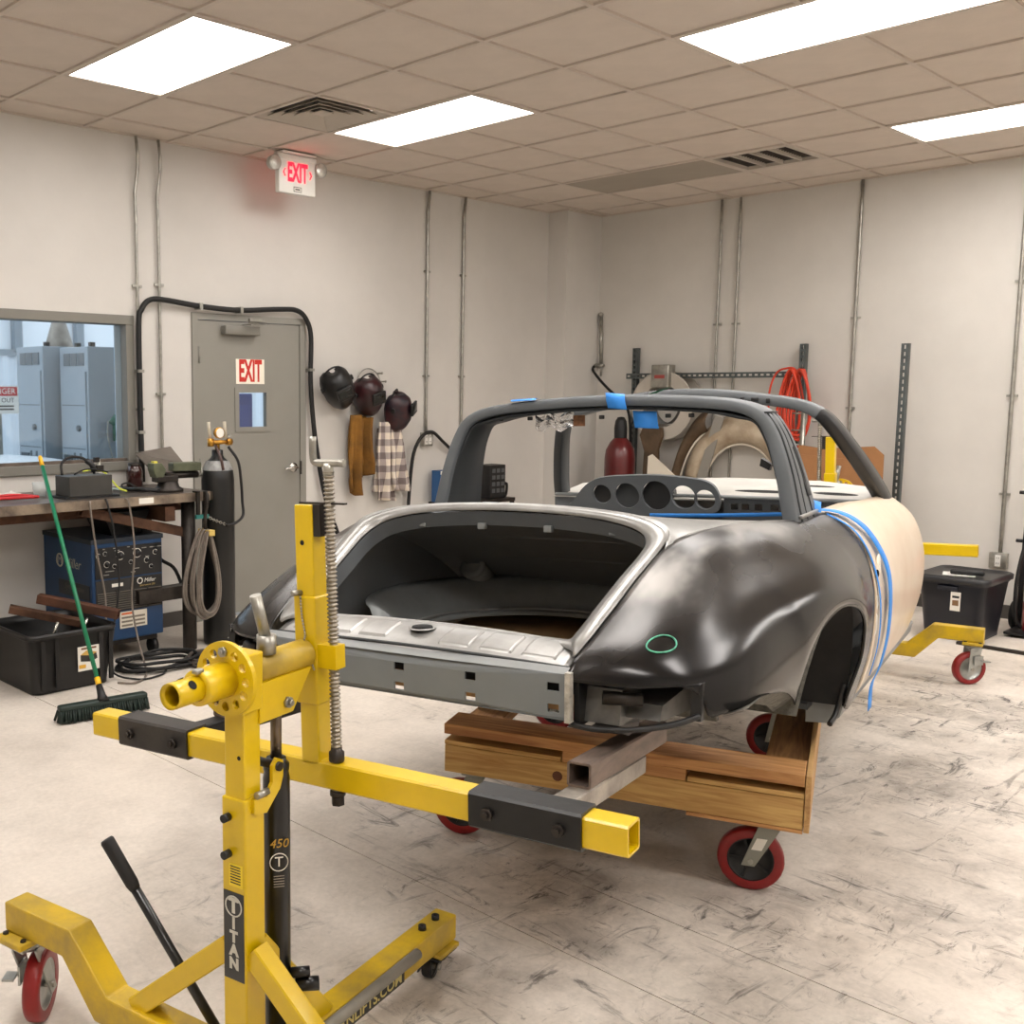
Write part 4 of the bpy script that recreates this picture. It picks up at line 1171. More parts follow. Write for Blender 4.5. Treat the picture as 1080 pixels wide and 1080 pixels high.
    hexbolt((.11, -.031, .955), (0, -1, 0), .013, .009, M_galv, 'gusset_bolt', lf)
    MB().cyl((.068, -.01, 1.068), (.068, -.01, 1.108), .021, 18).build('lever_boss', M_galv, lf)
    MB().cyl((.066, -.01, 1.10), (.045, .0, 1.195), .0125, 16).build('lever', M_galv, lf)
    # --- mast, sleeve, screw
    bevel(MB(HM).bb(.222, .272, -.025, .025, .775, 1.37).build('mast', M_yellow, lf), .004)
    bevel(MB(HM).bb(.217, .277, -.030, .030, .918, 1.165).build('mast_sleeve', M_yellow, lf), .004)
    MB(HM).lathe([(0, 0), (.006, 0)], 12, (.2216, .004, 1.285), 'x').build('mast_hole', MATS['hole_black'], lf)
    MB(HM).cyl((.224, .012, 1.172), (.20, .02, 1.172), .0065, 10).build('mast_pin', M_galv, lf)
    ch = catmull([(.212, .006, 1.165), (.213, .004, 1.12), (.212, -.004, 1.08), (.20, -.01, 1.06), (.205, -.022, 1.03), (.214, -.026, 1.0)], 6)
    m_ = MB(HM)
    for k in range(0, len(ch) - 1, 1):
        a, b_ = ch[k], ch[k + 1]
        m_.cyl(a, a + (b_ - a) * .8, .0022, 5)
    m_.build('pin_chain', M_galv, lf)
    sx, sy = .240, -.062
    pr = [(0, .70)]
    z = .70
    while z < 1.44:
        pr += [(.0088, z), (.0088, z + .0022), (.0128, z + .005), (.0128, z + .007)]; z += .0092
    pr += [(0, z)]
    MB(HM).lathe(pr, 14, (sx, sy, 0)).build('lead_screw', M_tread, lf)
    MB(HM).bb(sx - .018, sx + .018, sy - .018, -.030, 1.005, 1.058).build('screw_nut_block', M_yellow, lf)
    MB(HM).lathe([(0, .79), (.016, .79), (.018, .794), (.018, .812), (.013, .816), (.013, .822), (0, .822)], 16, (sx, sy, 0)).build('screw_collar', M_darksteel, lf)
    MB(HM).cyl((sx, sy, .69), (sx, sy, .716), .0155, 6).cyl((sx, sy, .712), (sx, sy, .722), .018, 14).build('screw_nut', M_darksteel, lf)
    MB(HM).bb(.235, .247, -.105, .02, 1.371, 1.375).bb(.225, .262, -.045, -.026, 1.30, 1.371).build('top_plate', M_darksteel, lf)
    cr = catmull([(.24, -.105, 1.462), (.24, -.06, 1.462), (.24, -.028, 1.463), (.24, -.02, 1.475), (.24, -.02, 1.52)], 4)
    MB(HM).tube(cr, .0085, 10).build('crank_handle', M_galv, lf)
    MB(HM).cyl((sx, sy, 1.435), (sx, sy, 1.462), .012, 12).build('crank_boss', M_galv, lf)
    # --- cross bar, black slide brackets, arms
    MB(HM).sqtube((.253, -.747, .758), (.253, .737, .758), .062, .062, .005).build('cross_bar', M_yellow, lf)
    for y0, y1 in (((-.657, -.412), (.385, .630)) if near else ((-.47, -.26), (.26, .47))):
        yc = (y0 + y1) / 2
        MB(HM).sqtube((.253, y0, .758), (.253, y1, .758), .076, .076, .006).build('slide_bracket', M_dustblack if y0 > 0 else M_blackmetal, lf)
        for y in (y0 + .045, y1 - .045):
            b0 = HM @ Vector((.215, y, .757))
            hexbolt(b0, (-1, 0, 0), .0135, .009, M_darksteel, 'clamp_bolt', lf)
        sg = -1 if yc < 0 else 1
        ay = .53 if near else .37
        MB(HM).sqtube((.291, sg * ay, .724), (.84, sg * ay, .695), .055, .046, .004).build('support_arm', M_greysteel if yc < 0 else M_dustblack, lf)
        MB(HM).sqtube((.50, sg * ay, .765), (.99, sg * ay, .735), .056, .056, .005).build('upper_arm', M_brownsteel, lf)
        MB(HM).bb(.80, .86, sg * .50 - .03, sg * .50 + .03, .772, .80).build('arm_pad', M_darksteel, lf)
    return lf
lift_near = make_lift(P0, PSI, 1, 'yellow lift stand with badge and black jack in the foreground')
lift_far = make_lift(P0 + Fv * 5.10 - Lv * .18, PSI + pi, -1, 'yellow lift stand at the far end of the car', False)

# ------------------------------------------------------------------ wooden dolly beneath the car
DP = rad(22.4)
dl = thing('wooden_dolly', 'wooden plank dolly on red wheels beneath the car', 'dolly', (.495, -3.065, 0), (0, 0, DP))
def wood(name, c1, c2, nm, st):
    m = bpy.data.materials.new(nm); m.use_nodes = True
    nt = m.node_tree; b = nt.nodes['Principled BSDF']; N = nt.nodes; L = nt.links
    tc = N.new('ShaderNodeTexCoord'); mp = N.new('ShaderNodeMapping'); mp.inputs['Scale'].default_value = st
    n = N.new('ShaderNodeTexNoise'); n.inputs['Scale'].default_value = 3.0; n.inputs['Detail'].default_value = 7; n.inputs['Distortion'].default_value = 1.2
    r = N.new('ShaderNodeValToRGB'); e = r.color_ramp.elements
    e[0].position = .32; e[1].position = .66; e[0].color = (*srgb(c2), 1); e[1].color = (*srgb(c1), 1)
    L.new(tc.outputs['Object'], mp.inputs[0]); L.new(mp.outputs[0], n.inputs[0]); L.new(n.outputs[0], r.inputs[0]); L.new(r.outputs[0], b.inputs['Base Color'])
    b.inputs['Roughness'].default_value = .7
    return m
W_y1 = wood('', (204, 166, 102), (166, 122, 66), 'yellow_pine_across', (14, 1.2, 16))
W_y2 = wood('', (198, 148, 92), (150, 98, 56), 'red_pine_across', (12, 1.0, 14))
W_x1 = wood('', (186, 140, 90), (142, 98, 60), 'pine_lengthwise', (1.2, 14, 16))
for x0, x1, tag_ in ((-.07, .02, 0), (1.33, 1.42, 1)):
    bevel(MB().bb(x0, x1, -.153, 1.045, .252, .352).build('beam', W_y1, dl), .003)
    bevel(MB().bb(x0 - .002, x1 + .03, .62, 1.045, .354, .370).build('strip', W_y1, dl), .002)
    bevel(MB().bb(x0 - .002, x1 + .03, -.153, .20, .354, .370).build('strip', W_y1, dl), .002)
    bevel(MB().bb(x0 + .001, x1 + .03, .205, .615, .353, .392).build('spacer', W_y2, dl), .002)
    bevel(MB().bb(x0 - .004, x1 + .06, -.153, 1.047, .393, .431).build('plank', W_y2, dl), .003)
    bevel(MB().bb(x0, x1 - .01, -.153, .20, .238, .251).build('shim', W_y2, dl), .002)
    MB().lathe([(0, 0), (.013, 0), (.018, .0015)], 14, (x0 - .0015, .63, .30), 'x').build('knot', mat('wood_knot', (92, 52, 32), .7), dl)
for y0, y1 in ((-.153, -.02), (.91, 1.043)):
    bevel(MB().bb(.085, 1.325, y0, y1, .355, .392).build('side_plank', W_x1, dl), .003)
    bevel(MB().bb(.03, 1.325, y0 + (.0 if y0 < 0 else .09), y0 + (.042 if y0 < 0 else .133), .252, .352).build('side_beam', W_x1, dl), .003)
bevel(MB().bb(-.074, 1.48, -.172, -.155, .245, .431).build('side_board', wood('', (196, 158, 104), (160, 118, 72), 'ply_edge', (1, 10, 12)), dl), .002)
for q, (x, y) in enumerate(((0, 0), (0, 1.0), (1.34, .03), (1.34, 1.0))):
    caster(dl, (x, y, .104), (x, y - .055 + (.0 if q < 2 else .02), .242), rad(4), .104, .045, hub=M_black, spokes=5, fork=mat('grey_fork', (138, 138, 128), .5, .3), label=(q == 0))
# ------------------------------------------------------------------ the daylit bay seen through the window
M_cab = mat('cabinet_grey', (140, 149, 156), .5, nz=(3, .05))
M_cabd = mat('cabinet_dark', (90, 96, 100), .6)
M_corr = mat('corrugated_white', (206, 214, 222), .5)
struct(MB().bb(-4, 9, YW + .14, 9, -.1, -.005).build('floor_bay', mat('bay_concrete', (170, 170, 168), .7, nz=(2, .1))))
cor = []
x = 1.0
m_ = MB()
pts = []
for k in range(220):
    xx = -1 + k * .045
    pts.append((xx, 6.5 + (.03 if (k // 2) % 2 else 0)))
rows = [[(a, b_, 0) for a, b_ in pts], [(a, b_, 2.02) for a, b_ in pts]]
bw = struct(m_.grid(rows, smooth=False).build('wall_bay', M_corr))
MB().bb(-1, 9, 6.49, 6.56, 2.0, 2.07).build('wall_girt', M_cab, bw)
for xx in (1.6, 2.36, 3.1, 3.9, 4.7, 5.5):
    MB().bb(xx, xx + .09, 6.45, 6.55, 2.05, 4.5).build('mullion', mat('bay_steel', (128, 138, 146), .6), bw)
MB().bb(-1, 9, 6.56, 6.6, 2.07, 4.5).build('upper_sheet', mat('bay_white_sheet', (236, 240, 244), .6), bw)
def cabinet(x0, x1, y0, y1, zt, lab):
    t = thing('electrical_cabinet', lab, 'cabinet', (x0, y0, 0), group='electrical cabinets in the next bay')
    w_, d = x1 - x0, y1 - y0
    bevel(MB().bb(0, w_, 0, d, 0, zt).build('body', M_cab, t), .006)
    # front is the -X face
    MB().bb(-.012, -.001, .03, d - .03, .25, zt - .20).build('door_panel', M_cab, t)
    for k in range(3):
        MB().bb(-.006, -.0005, .06 + k * (d - .12) / 3, .06 + (k + .85) * (d - .12) / 3, zt - .15, zt - .05).build('grille', M_cabd, t)
    for z in (.75, 1.15, 1.5):
        MB().bb(-.0135, -.012, .05, d - .05, z, z + .008).build('seam', M_cabd, t)
    MB().bb(-.02, -.012, d * .55, d * .85, .85, 1.10).build('meter_window', mat('meter_dark', (52, 58, 62), .3), t)
    MB().lathe([(0, 0), (.025, 0), (.025, .02), (0, .02)], 12, (-.03, d * .3, 1.32), 'x').build('rotary_switch', M_cabd, t)
    for k in range(4):
        MB().bb(-.018, -.012, d * .25 + k * .05, d * .25 + k * .05 + .025, .85, 1.12 - .04 * (k % 2)).build('breaker', M_cabd, t)
    for px_ in (.06, w_ - .06):
        MB().bb(px_ - .02, px_ + .02, .02, .06, zt, zt + .035).build('lifting_eye', M_darksteel, t)
    return t
cabinet(1.385, 1.78, 3.0, 3.48, 1.97, 'grey electrical cabinet nearest the window pane')
cabinet(1.26, 1.66, 3.53, 4.02, 1.985, 'grey electrical cabinet behind the nearer one, beside the sign')
t = thing('safety_sign', 'red, white and black danger sign seen through the window', 'sign', (.80, 3.35, 1.55))
MB().bb(-.14, .16, 0, .004, -.11, .11).build('board', M_white, t)
MB().bb(-.13, .15, -.002, -.0005, .03, .10).build('red_band', mat('sign_red', (190, 40, 48), .5), t)
text('DANGER', .062, M_white, t, (.01, -.003, .065), WALLA, 'lettering', .0003)
text('KEEP OUT', .05, M_ink, t, (.01, -.001, -.005), WALLA, 'lettering', .0003)
for z in (-.05, -.075):
    MB().bb(-.10, .12, -.001, -.0002, z - .006, z + .006).build('text_line', M_ink, t)
MB().bb(-.02, .02, .005, .04, -1.55, .11).build('sign_post', M_galv, t)
t = thing('vehicle_hood', 'smooth white curved hood just beyond the window sill', 'vehicle', (.45, 2.75, 0))
rows = []
for i in range(9):
    a = i / 8
    rows.append([(-.9 + 1.75 * k / 14, -.4 + .8 * a, 1.02 + .14 * (1 - (k / 7 - 1) ** 2 * .9) * (1 - (2 * a - 1) ** 2 * .4)) for k in range(15)])
MB().grid(rows).build('hood', mat('white_gloss', (232, 235, 238), .25), t)
MB().bb(-.85, .75, -.35, .35, 0, 1.06).build('side', mat('white_gloss2', (205, 210, 214), .4), t)
t = thing('hanging_funnel', 'dull metal funnel above the electrical cabinets', 'funnel', (1.75, 4.2, 1.97))
MB().lathe([(.10, 0), (.13, .03), (.11, .10), (.05, .30), (.03, .55), (.02, .62)], 16).build('cone', mat('dull_tin', (140, 132, 122), .5, .5, nz=(8, .4)), t)
MB().cyl((0, 0, .62), (0, 0, 2.4), .006, 8).build('wire', M_galv, t)
MB().cyl((0, 0, -1.97), (0, 0, .02), .03, 10).build('stand_pipe', M_galv, t)
t = thing('steel_column', 'pale blue steel column at the right of the window view', 'column', (1.40, 2.5, 0))
MB().bb(-.035, .035, -.05, .05, 0, 4.4).build('column', mat('column_blue', (150, 166, 182), .5), t)
t = thing('blue_locker', 'dark blue locker seen through the door window', 'locker', (2.90, 3.2, 0))
bevel(MB().bb(-.22, .10, -.2, .25, 0, 1.60).build('body', mat('locker_blue', (44, 56, 120), .5), t), .01)
MB().bb(-.18, .06, -.208, -.201, .1, 1.5).build('locker_door', mat('locker_blue2', (52, 66, 134), .45), t)
t = thing('air_gun', 'small green and grey sprayer hanging on the cabinet side', 'sprayer', (1.56, 2.965, 1.36))
MB().cyl((0, 0, 0), (.05, 0, .06), .025, 10).cyl((.03, 0, 0), (.03, 0, -.14), .018, 10).build('body', mat('tool_green', (50, 104, 84), .5), t)
MB().tube(catmull([(-.03, 0, .02), (-.04, -.01, -.1), (0, -.01, -.28), (.02, 0, -.36)], 5), .006, 6).build('hose', M_galv, t)

# ------------------------------------------------------------------ conduits and outlets on the left wall
def conduit(path, r, lab, straps, ax, name='conduit'):
    t = thing(name, lab, 'conduit', path[-1], group='metal conduits on the walls')
    o = Vector(path[-1])
    MB().tube([Vector(p) - o for p in path], r, 8).build('pipe', M_galv, t)
    for z in straps:
        i = min(range(len(path)), key=lambda q: abs(path[q][2] - z))
        x, y = path[i][0] - o.x, path[i][1] - o.y
        if ax == 'y':
            MB().bb(x - .035, x + .035, y - .004, y + .012, z - o.z - .008, z - o.z + .008).build('strap', M_galv, t)
        else:
            MB().bb(x - .004, x + .012, y - .035, y + .035, z - o.z - .008, z - o.z + .008).build('strap', M_galv, t)
    return t
yc = YW - .020
def runA(x, z1, z0, jog=.0):
    p = [(x, yc - .02, z1)]
    if jog:
        p += [(x + .012, yc - .02, z1 - .10), (x + .014, yc - .012, z1 - .20), (x - .004, yc, z1 - .36)]
    n = 12
    zz = p[-1][2]
    p += [(x, yc, zz + (z0 - zz) * (k + 1) / n) for k in range(n)]
    return p
conduit(runA(.955, H - .005, 1.03, 1), .0105, 'metal conduit running down beside the window frame', (2.3, 1.5), 'y')
conduit(runA(1.122, H - .005, 1.03, 1), .0105, 'metal conduit between the window and the door', (2.32, 1.6), 'y')
conduit(runA(3.68, H - .005, 1.275), .0125, 'metal conduit ending at the four-socket outlet box', (2.6, 1.75), 'y')
conduit(runA(4.118, H - .005, 1.18), .0125, 'metal conduit on the left wall nearest the pilaster', (2.6, 1.75), 'y')
def outlet(loc, w_, h_, lab, face='A', n=2):
    t = thing('wall_outlet', lab, 'outlet', loc, (0, 0, 0 if face == 'A' else -pi / 2), group='electrical boxes on the walls')
    MB().rbox((0, -.022, 0), (w_, .044, h_), .004).build('box', M_galv, t)
    for k in range(n):
        xx = (k - (n - 1) / 2) * .045
        MB().rbox((xx, -.0455, 0), (.036, .004, h_ * .72), .0015).build('socket_plate', M_white, t)
        for zz in (-.02, .02):
            MB().bb(xx - .008, xx - .005, -.0482, -.0476, zz - .006, zz + .006).bb(xx + .005, xx + .008, -.0482, -.0476, zz - .006, zz + .006).build('slot', M_ink, t)
    return t
outlet((3.685, YW - .001, 1.225), .11, .115, 'grey four-socket outlet box below the conduit on the left wall')
outlet((4.118, YW - .001, 1.13), .07, .115, 'single outlet box behind the left of the roll hoop', n=1)
outlet((1.02, YW - .001, .55), .115, .115, 'double outlet on the wall below the bench end')
t = thing('wall_sensor', 'small white wall sensor right of the welding helmets', 'sensor', (3.43, YW - .001, 1.49))
MB().rbox((0, -.012, 0), (.075, .024, .095), .004).build('cover', M_white, t)
MB().bb(-.03, .0, -.026, -.0245, -.02, .03).build('dial', M_cabd, t)

# black air hose arched over the door
def cable(path, r, name, lab, cat, m, n=6, group=None):
    p = catmull(path, n)
    o = Vector(path[0])
    ob = MB().tube([q - o for q in p], r, 8).build(name, m, None, o)
    tag(ob, lab, cat, group)
    return ob
yh = YW - .052
hose = thing('air_hose', 'thick black hose arched over the grey door', 'hose', (.945, yh, 1.02))
hp_ = catmull([(.945, yh, 1.02), (.94, yh, 1.5), (.942, yh, 2.05), (.965, yh, 2.15), (1.03, yh, 2.215), (1.15, yh, 2.22), (1.42, yh, 2.195), (1.75, yh, 2.185), (2.10, yh, 2.21), (2.27, yh, 2.21), (2.36, yh, 2.15), (2.405, yh, 2.02), (2.40, yh, 1.72), (2.42, yh, 1.45), (2.46, yh, 1.18), (2.55, yh, .80), (2.70, yh, .45), (2.80, yh, .12), (2.9, yh - .05, .02)], 6)
MB().tube([q - Vector((.945, yh, 1.02)) for q in hp_], .0185, 10).build('tube', M_rubber, hose)
for x, z in ((1.42, 2.195), (1.76, 2.187), (.943, 1.75), (.941, 1.35), (2.402, 1.78)):
    a = MB()
    if z > 2.1: a.bb(x - .012 - .945, x + .012 - .945, -.022, .050, z - 1.02 - .021, z - 1.02 + .021)
    else: a.bb(x - .021 - .945, x + .021 - .945, -.022, .050, z - 1.02 - .010, z - 1.02 + .010)
    a.build('clip', M_galv, hose)
cable([(3.44, YW - .05, .55), (3.47, YW - .05, .9), (3.50, YW - .06, 1.12), (3.58, YW - .07, 1.25), (3.70, YW - .075, 1.285), (3.85, YW - .06, 1.20), (3.98, YW - .05, 1.12), (4.08, YW - .05, 1.10)], .0145, 'power_cord', 'black power cord looping from the outlet box on the left wall', 'cord', M_rubber)

# ------------------------------------------------------------------ EXIT sign with twin lamps hung below the ceiling
t = thing('exit_sign', 'white EXIT sign with red letters and twin emergency lamps', 'exit sign', (2.045, 1.20, H - .03))
MB().rbox((0, 0, .022), (.30, .10, .012), .004).build('canopy', M_white, t)
MB().rbox((0, 0, -.130), (.325, .045, .235), .008).build('housing', M_white, t)
MB().rbox((0, 0, -.005), (.34, .055, .035), .006).build('top_rail', M_white, t)
Mx = mat('exit_red_lit', (255, 30, 60), .5, emit=((255, 6, 30), 1.6))
q = text('EXIT', .15, Mx, t, (0, -.024, -.110), WALLA, 'lettering', .0004, xs=.58, bold=.005)
q2 = text('EXIT', .15, Mx, t, (0, .024, -.110), (pi / 2, 0, pi), 'lettering', .0004, xs=.58, bold=.005)
for v in q.data.vertices: v.co.y *= 1.15
for s_ in (-1, 1):
    MB().prism([(s_ * .118, -.110), (s_ * .105, -.085), (s_ * .112, -.082), (s_ * .128, -.110), (s_ * .112, -.138), (s_ * .105, -.135)], 'y', -.0245, -.0228).build('arrow', Mx, t)
    sy = s_ * .205
    MB().cyl((s_ * .15, 0, -.02), (sy, -.01, -.035), .012, 10).build('lamp_arm', M_white, t)
    hd = MB().lathe([(0, .04), (.035, .04), (.048, .02), (.052, -.015), (.05, -.02)], 20, (sy, -.02, -.06), 'y').build('lamp_head', mat('lamp_grey', (178, 176, 170), .4), t)
    MB().lathe([(0, -.018), (.047, -.018), (.05, -.012)], 20, (sy, -.024, -.06), 'y').build('lens', mat('lens_clear', (214, 214, 208), .15, .6, bump=(60, .5)), hd)
MB().bb(-.035, .035, -.0242, -.0228, -.232, -.198).build('test_label', M_ink, t)
MB().bb(-.031, .031, -.0246, -.0241, -.228, -.202).build('test_panel', M_label, t)
MB().bb(-.022, .02, -.0250, -.0247, -.220, -.211).build('test_print', M_ink, t)

# ------------------------------------------------------------------ welding helmets, jacket, shirt on hooks
M_helm = mat('helmet_black', (18, 18, 18), .42, nz=(8, .3))
M_helm2 = mat('helmet_graphic', (20, 18, 20), .35, nz=(7, .9), col2=(58, 22, 26))
M_helm3 = mat('helmet_flag', (64, 24, 28), .4, nz=(9, .9), col2=(22, 22, 32))
def helmet(loc, rot, m, lab, sc=1.0):
    t = thing('welding_helmet', lab, 'helmet', loc, rot, group='welding helmets on the left wall')
    # shell: open-backed mask, front faces -Y
    prof = [(.00, .155), (.07, .15), (.105, .11), (.120, .05), (.118, -.02), (.108, -.08), (.085, -.14), (.055, -.175)]
    rows = []
    for i, (r, z) in enumerate(prof):
        rows.append([(sc * max(r, .02) * 1.02 * sin(a), -sc * (max(r, .02) * 1.25 * cos(a) * (1 if z > -.1 else .92)) + .02, sc * z) for a in [rad(-115 + 230 * k / 20) for k in range(21)]])
    sh = solidify(MB().grid(rows).build('shell', m, t), .004)
    MB().rbox((0, -sc * .148, sc * .035), (sc * .125, .022, sc * .105), .006).build('lens_frame', M_helm, t)
    MB().rbox((0, -sc * .158, sc * .038), (sc * .100, .008, sc * .055), .002).build('dark_lens', mat('weld_lens', (12, 18, 16), .08), t)
    MB().tube([(sc * .10 * cos(a), .05 - .02 * sin(a) * 2, sc * (.06 + .13 * sin(a))) for a in [pi * k / 14 for k in range(15)]], .007, 6).build('headband', M_black, t)
    for s_ in (-1, 1):
        MB().cyl((s_ * sc * .118, .0, .04), (s_ * sc * .135, .0, .04), .02, 14).build('side_knob', M_black, t)
    return t
helmet((2.605, 1.385, 1.645), (.55, -.45, -.5), M_helm, 'plain black welding helmet, leftmost on the wall', .98)
helmet((2.92, 1.385, 1.59), (.4, -.3, -.2), M_helm2, 'dark red and black welding helmet above the brown jacket', .95)
helmet((3.235, 1.385, 1.47), (.1, -.35, .45), M_helm3, 'striped maroon and navy welding helmet above the plaid shirt', .92)
t = thing('wall_hook', 'wire hook rail behind the middle welding helmet', 'hook', (3.05, YW - .002, 1.72))
MB().tube([(.13 * cos(a) - .03, -.02, .13 * sin(a) - .05) for a in [pi * k / 16 for k in range(17)]], .005, 6).build('ring', M_galv, t)
for dx, dz in ((.09, .045), (.13, -.02)):
    MB().cyl((dx, 0, dz), (dx, -.05, dz), .006, 8).sphere((dx, -.05, dz), .010, 8, 6).build('peg', M_galv, t)

def cloth(rows_pts, name, lab, cat, m, th=.006):
    o = MB().grid(rows_pts).build(name, m)
    solidify(o, th, 0)
    tag(o, lab, cat)
    return o
def drape(x0, x1, zt, zb, y, nx=24, nz=18, amp=.02, flare=1.0, seed=0, hem=None, folds=5, lean=0.0):
    rows = []
    xc = (x0 + x1) / 2
    for i in range(nz + 1):
        t_ = i / nz
        row = []
        for k in range(nx + 1):
            s_ = k / nx
            wdt = (x1 - x0) * (.72 + .28 * t_ ** .8 * flare)
            x = xc + (s_ - .5) * wdt + .01 * sin(t_ * 5 + seed) + lean * t_
            zz = zt + (zb + (hem(s_) if hem else 0) - zt) * t_
            yy = y - amp * (.4 + t_) * (math.sin(s_ * folds * pi + seed) * .6 + .4 * noise.noise(Vector((s_ * 5, t_ * 3, seed)))) - .05 * math.sin(s_ * pi) * (1 - .3 * t_)
            row.append((x, yy, zz))
        rows.append(row)
    return rows
M_suede = mat('brown_suede', (122, 82, 22), .85, nz=(5, .45), bump=(30, .2))
t = thing('leather_jacket', 'tan suede welding jacket hanging below the middle helmet', 'jacket', (2.87, 1.42, 1.45))
R0 = lambda rr: [[(x - 2.87, y - 1.42, z - 1.45) for x, y, z in r] for r in rr]
solidify(MB().grid(R0(drape(2.745, 2.90, 1.44, .84, 1.45, hem=lambda s_: -.06 * s_ + .08 * abs(s_ - .5), seed=1, folds=3, amp=.05, flare=.6))).build('left_sleeve', M_suede, t), .012)
solidify(MB().grid(R0(drape(2.87, 3.01, 1.42, .95, 1.43, hem=lambda s_: .05 * s_, seed=3, folds=3, amp=.05, flare=.6))).build('right_sleeve', M_suede, t), .012)
solidify(MB().grid(R0(drape(2.76, 3.0, 1.43, 1.05, 1.475, seed=2, folds=5, amp=.02, flare=.5))).build('back_panel', mat('brown_suede_dark', (112, 76, 26), .9, nz=(5, .4)), t), .01)

def plaid():
    m = bpy.data.materials.new('plaid_flannel'); m.use_nodes = True
    nt = m.node_tree; N = nt.nodes; L = nt.links; b = N['Principled BSDF']
    tc = N.new('ShaderNodeTexCoord'); sx = N.new('ShaderNodeSeparateXYZ'); L.new(tc.outputs['Object'], sx.inputs[0])
    def band(sock, per, lo):
        a = N.new('ShaderNodeMath'); a.operation = 'MULTIPLY'; a.inputs[1].default_value = 1 / per; L.new(sock, a.inputs[0])
        f = N.new('ShaderNodeMath'); f.operation = 'FRACT'; L.new(a.outputs[0], f.inputs[0])
        g = N.new('ShaderNodeMath'); g.operation = 'GREATER_THAN'; g.inputs[1].default_value = lo; L.new(f.outputs[0], g.inputs[0]); return g.outputs[0]
    v, h = band(sx.outputs[0], .062, .55), band(sx.outputs[2], .105, .5)
    s_ = N.new('ShaderNodeMath'); s_.operation = 'ADD'; L.new(v, s_.inputs[0]); L.new(h, s_.inputs[1])
    d = N.new('ShaderNodeMath'); d.operation = 'DIVIDE'; d.inputs[1].default_value = 2; L.new(s_.outputs[0], d.inputs[0])
    r = N.new('ShaderNodeValToRGB'); r.color_ramp.interpolation = 'CONSTANT'; e = r.color_ramp.elements
    e[0].position = 0; e[0].color = (*srgb((118, 106, 104)), 1); e[1].position = .8; e[1].color = (*srgb((226, 214, 196)), 1)
    x = e.new(.4); x.color = (*srgb((168, 156, 150)), 1)
    L.new(d.outputs[0], r.inputs[0]); L.new(r.outputs[0], b.inputs['Base Color']); b.inputs['Roughness'].default_value = .9
    return m
M_plaid = plaid()
t = thing('plaid_shirt', 'grey and cream plaid flannel shirt hanging below the right helmet', 'shirt', (3.22, 1.42, 1.4))
R1 = lambda rr: [[(x - 3.22, y - 1.42, z - 1.4) for x, y, z in r] for r in rr]
solidify(MB().grid(R1(drape(3.05, 3.24, 1.38, .76, 1.455, hem=lambda s_: -.02 * s_, seed=1.5, folds=4, amp=.05, flare=1.1, lean=.02))).build('left_panel', M_plaid, t), .008)
solidify(MB().grid(R1(drape(3.15, 3.33, 1.33, .80, 1.44, hem=lambda s_: .03 - .02 * s_, seed=.4, folds=4, amp=.055, flare=1.6, lean=.09))).build('right_panel', M_plaid, t), .008)
solidify(MB().grid(R1(drape(3.06, 3.43, 1.33, .82, 1.475, seed=5, folds=6, amp=.02))).build('back_panel', M_plaid, t), .006)
t = thing('blue_box', 'small blue cardboard box with white round logo by the left wall', 'box', (3.775, 1.40, .70))
bevel(MB().bb(-.07, .07, -.05, .05, 0, .265).build('carton', mat('box_blue', (38, 82, 130), .5), t), .003)
MB().bb(-.07, .07, -.0515, -.0505, .235, .262).build('white_band', M_label, t)
MB().lathe([(.018, 0), (.03, 0), (.03, .001)], 20, (0, -.0515, .17), 'y').build('ring_logo', M_white, t)
text('M', .03, M_white, t, (0, -.0512, .17), WALLA, 'logo_letter', .0003)
t = thing('side_shelf', 'small grey shelf stand by the left wall behind the car', 'stand', (4.05, 1.36, 0))
MB().bb(-.35, .50, -.12, .12, .67, .70).build('top', M_darksteel, t)
for dx in (-.33, .48):
    for dy in (-.1, .1):
        MB().bb(dx - .015, dx + .015, dy - .015, dy + .015, 0, .67).build('leg', M_darksteel, t)
t = thing('control_box', 'dark control box with switches behind the left of the roll hoop', 'control box', (4.36, 1.36, .70))
bevel(MB().bb(-.10, .10, -.08, .08, 0, .29).build('case', M_black, t), .005)
for i in range(3):
    for k in range(4):
        MB().bb(-.08 + i * .06, -.04 + i * .06, -.084, -.0805, .05 + k * .058, .085 + k * .058).build('switch', mat('switch_grey', (82, 84, 86), .5), t)
MB().tube(catmull([(.09, -.05, .1), (.14, -.06, .12), (.15, -.05, .03), (.12, -.05, .005)], 5), .012, 8).build('lead', M_rubber, t)
# ------------------------------------------------------------------ welding bench along the left wall
BZ = 1.0
M_bench = mat('bench_steel', (112, 101, 92), .38, .55, nz=(5, .5), col2=(72, 64, 58))
M_rust = mat('rusty_steel', (96, 66, 48), .7, .3, nz=(7, .5), bump=(40, .2))
bn = thing('welding_bench', 'long steel welding bench below the window', 'bench', (-.1, 1.15, 0))
MB().bb(-1.4, 1.14, -.35, .34, BZ - .012, BZ).build('top_plate', M_bench, bn)
MB().bb(-1.4, 1.14, -.352, -.335, BZ - .055, BZ - .001).build('front_edge', mat('bench_edge', (158, 142, 122), .45, .3, nz=(6, .5), col2=(98, 86, 76)), bn)
MB().bb(1.128, 1.142, -.352, .34, BZ - .055, BZ - .001).build('end_edge', MATS['bench_edge'], bn)
MB().box((.86, .0, .875), (.07, .62, .09)).bb(-1.3, 1.12, -.05, .05, .86, .945).build('under_frame', M_rust, bn)
for x in (-1.25, 1.02):
    MB().cyl((x, -.26, 0), (x, -.26, .95), .045, 16).build('pipe_leg', M_darksteel, bn)
    MB().bb(x - .03, x + .03, .22, .28, 0, .95).build('rear_leg', M_darksteel, bn)
MB().sqtube((.30, -.24, .93), (1.02, -.24, .74), .05, .06, .005).build('diagonal', M_rust, bn)
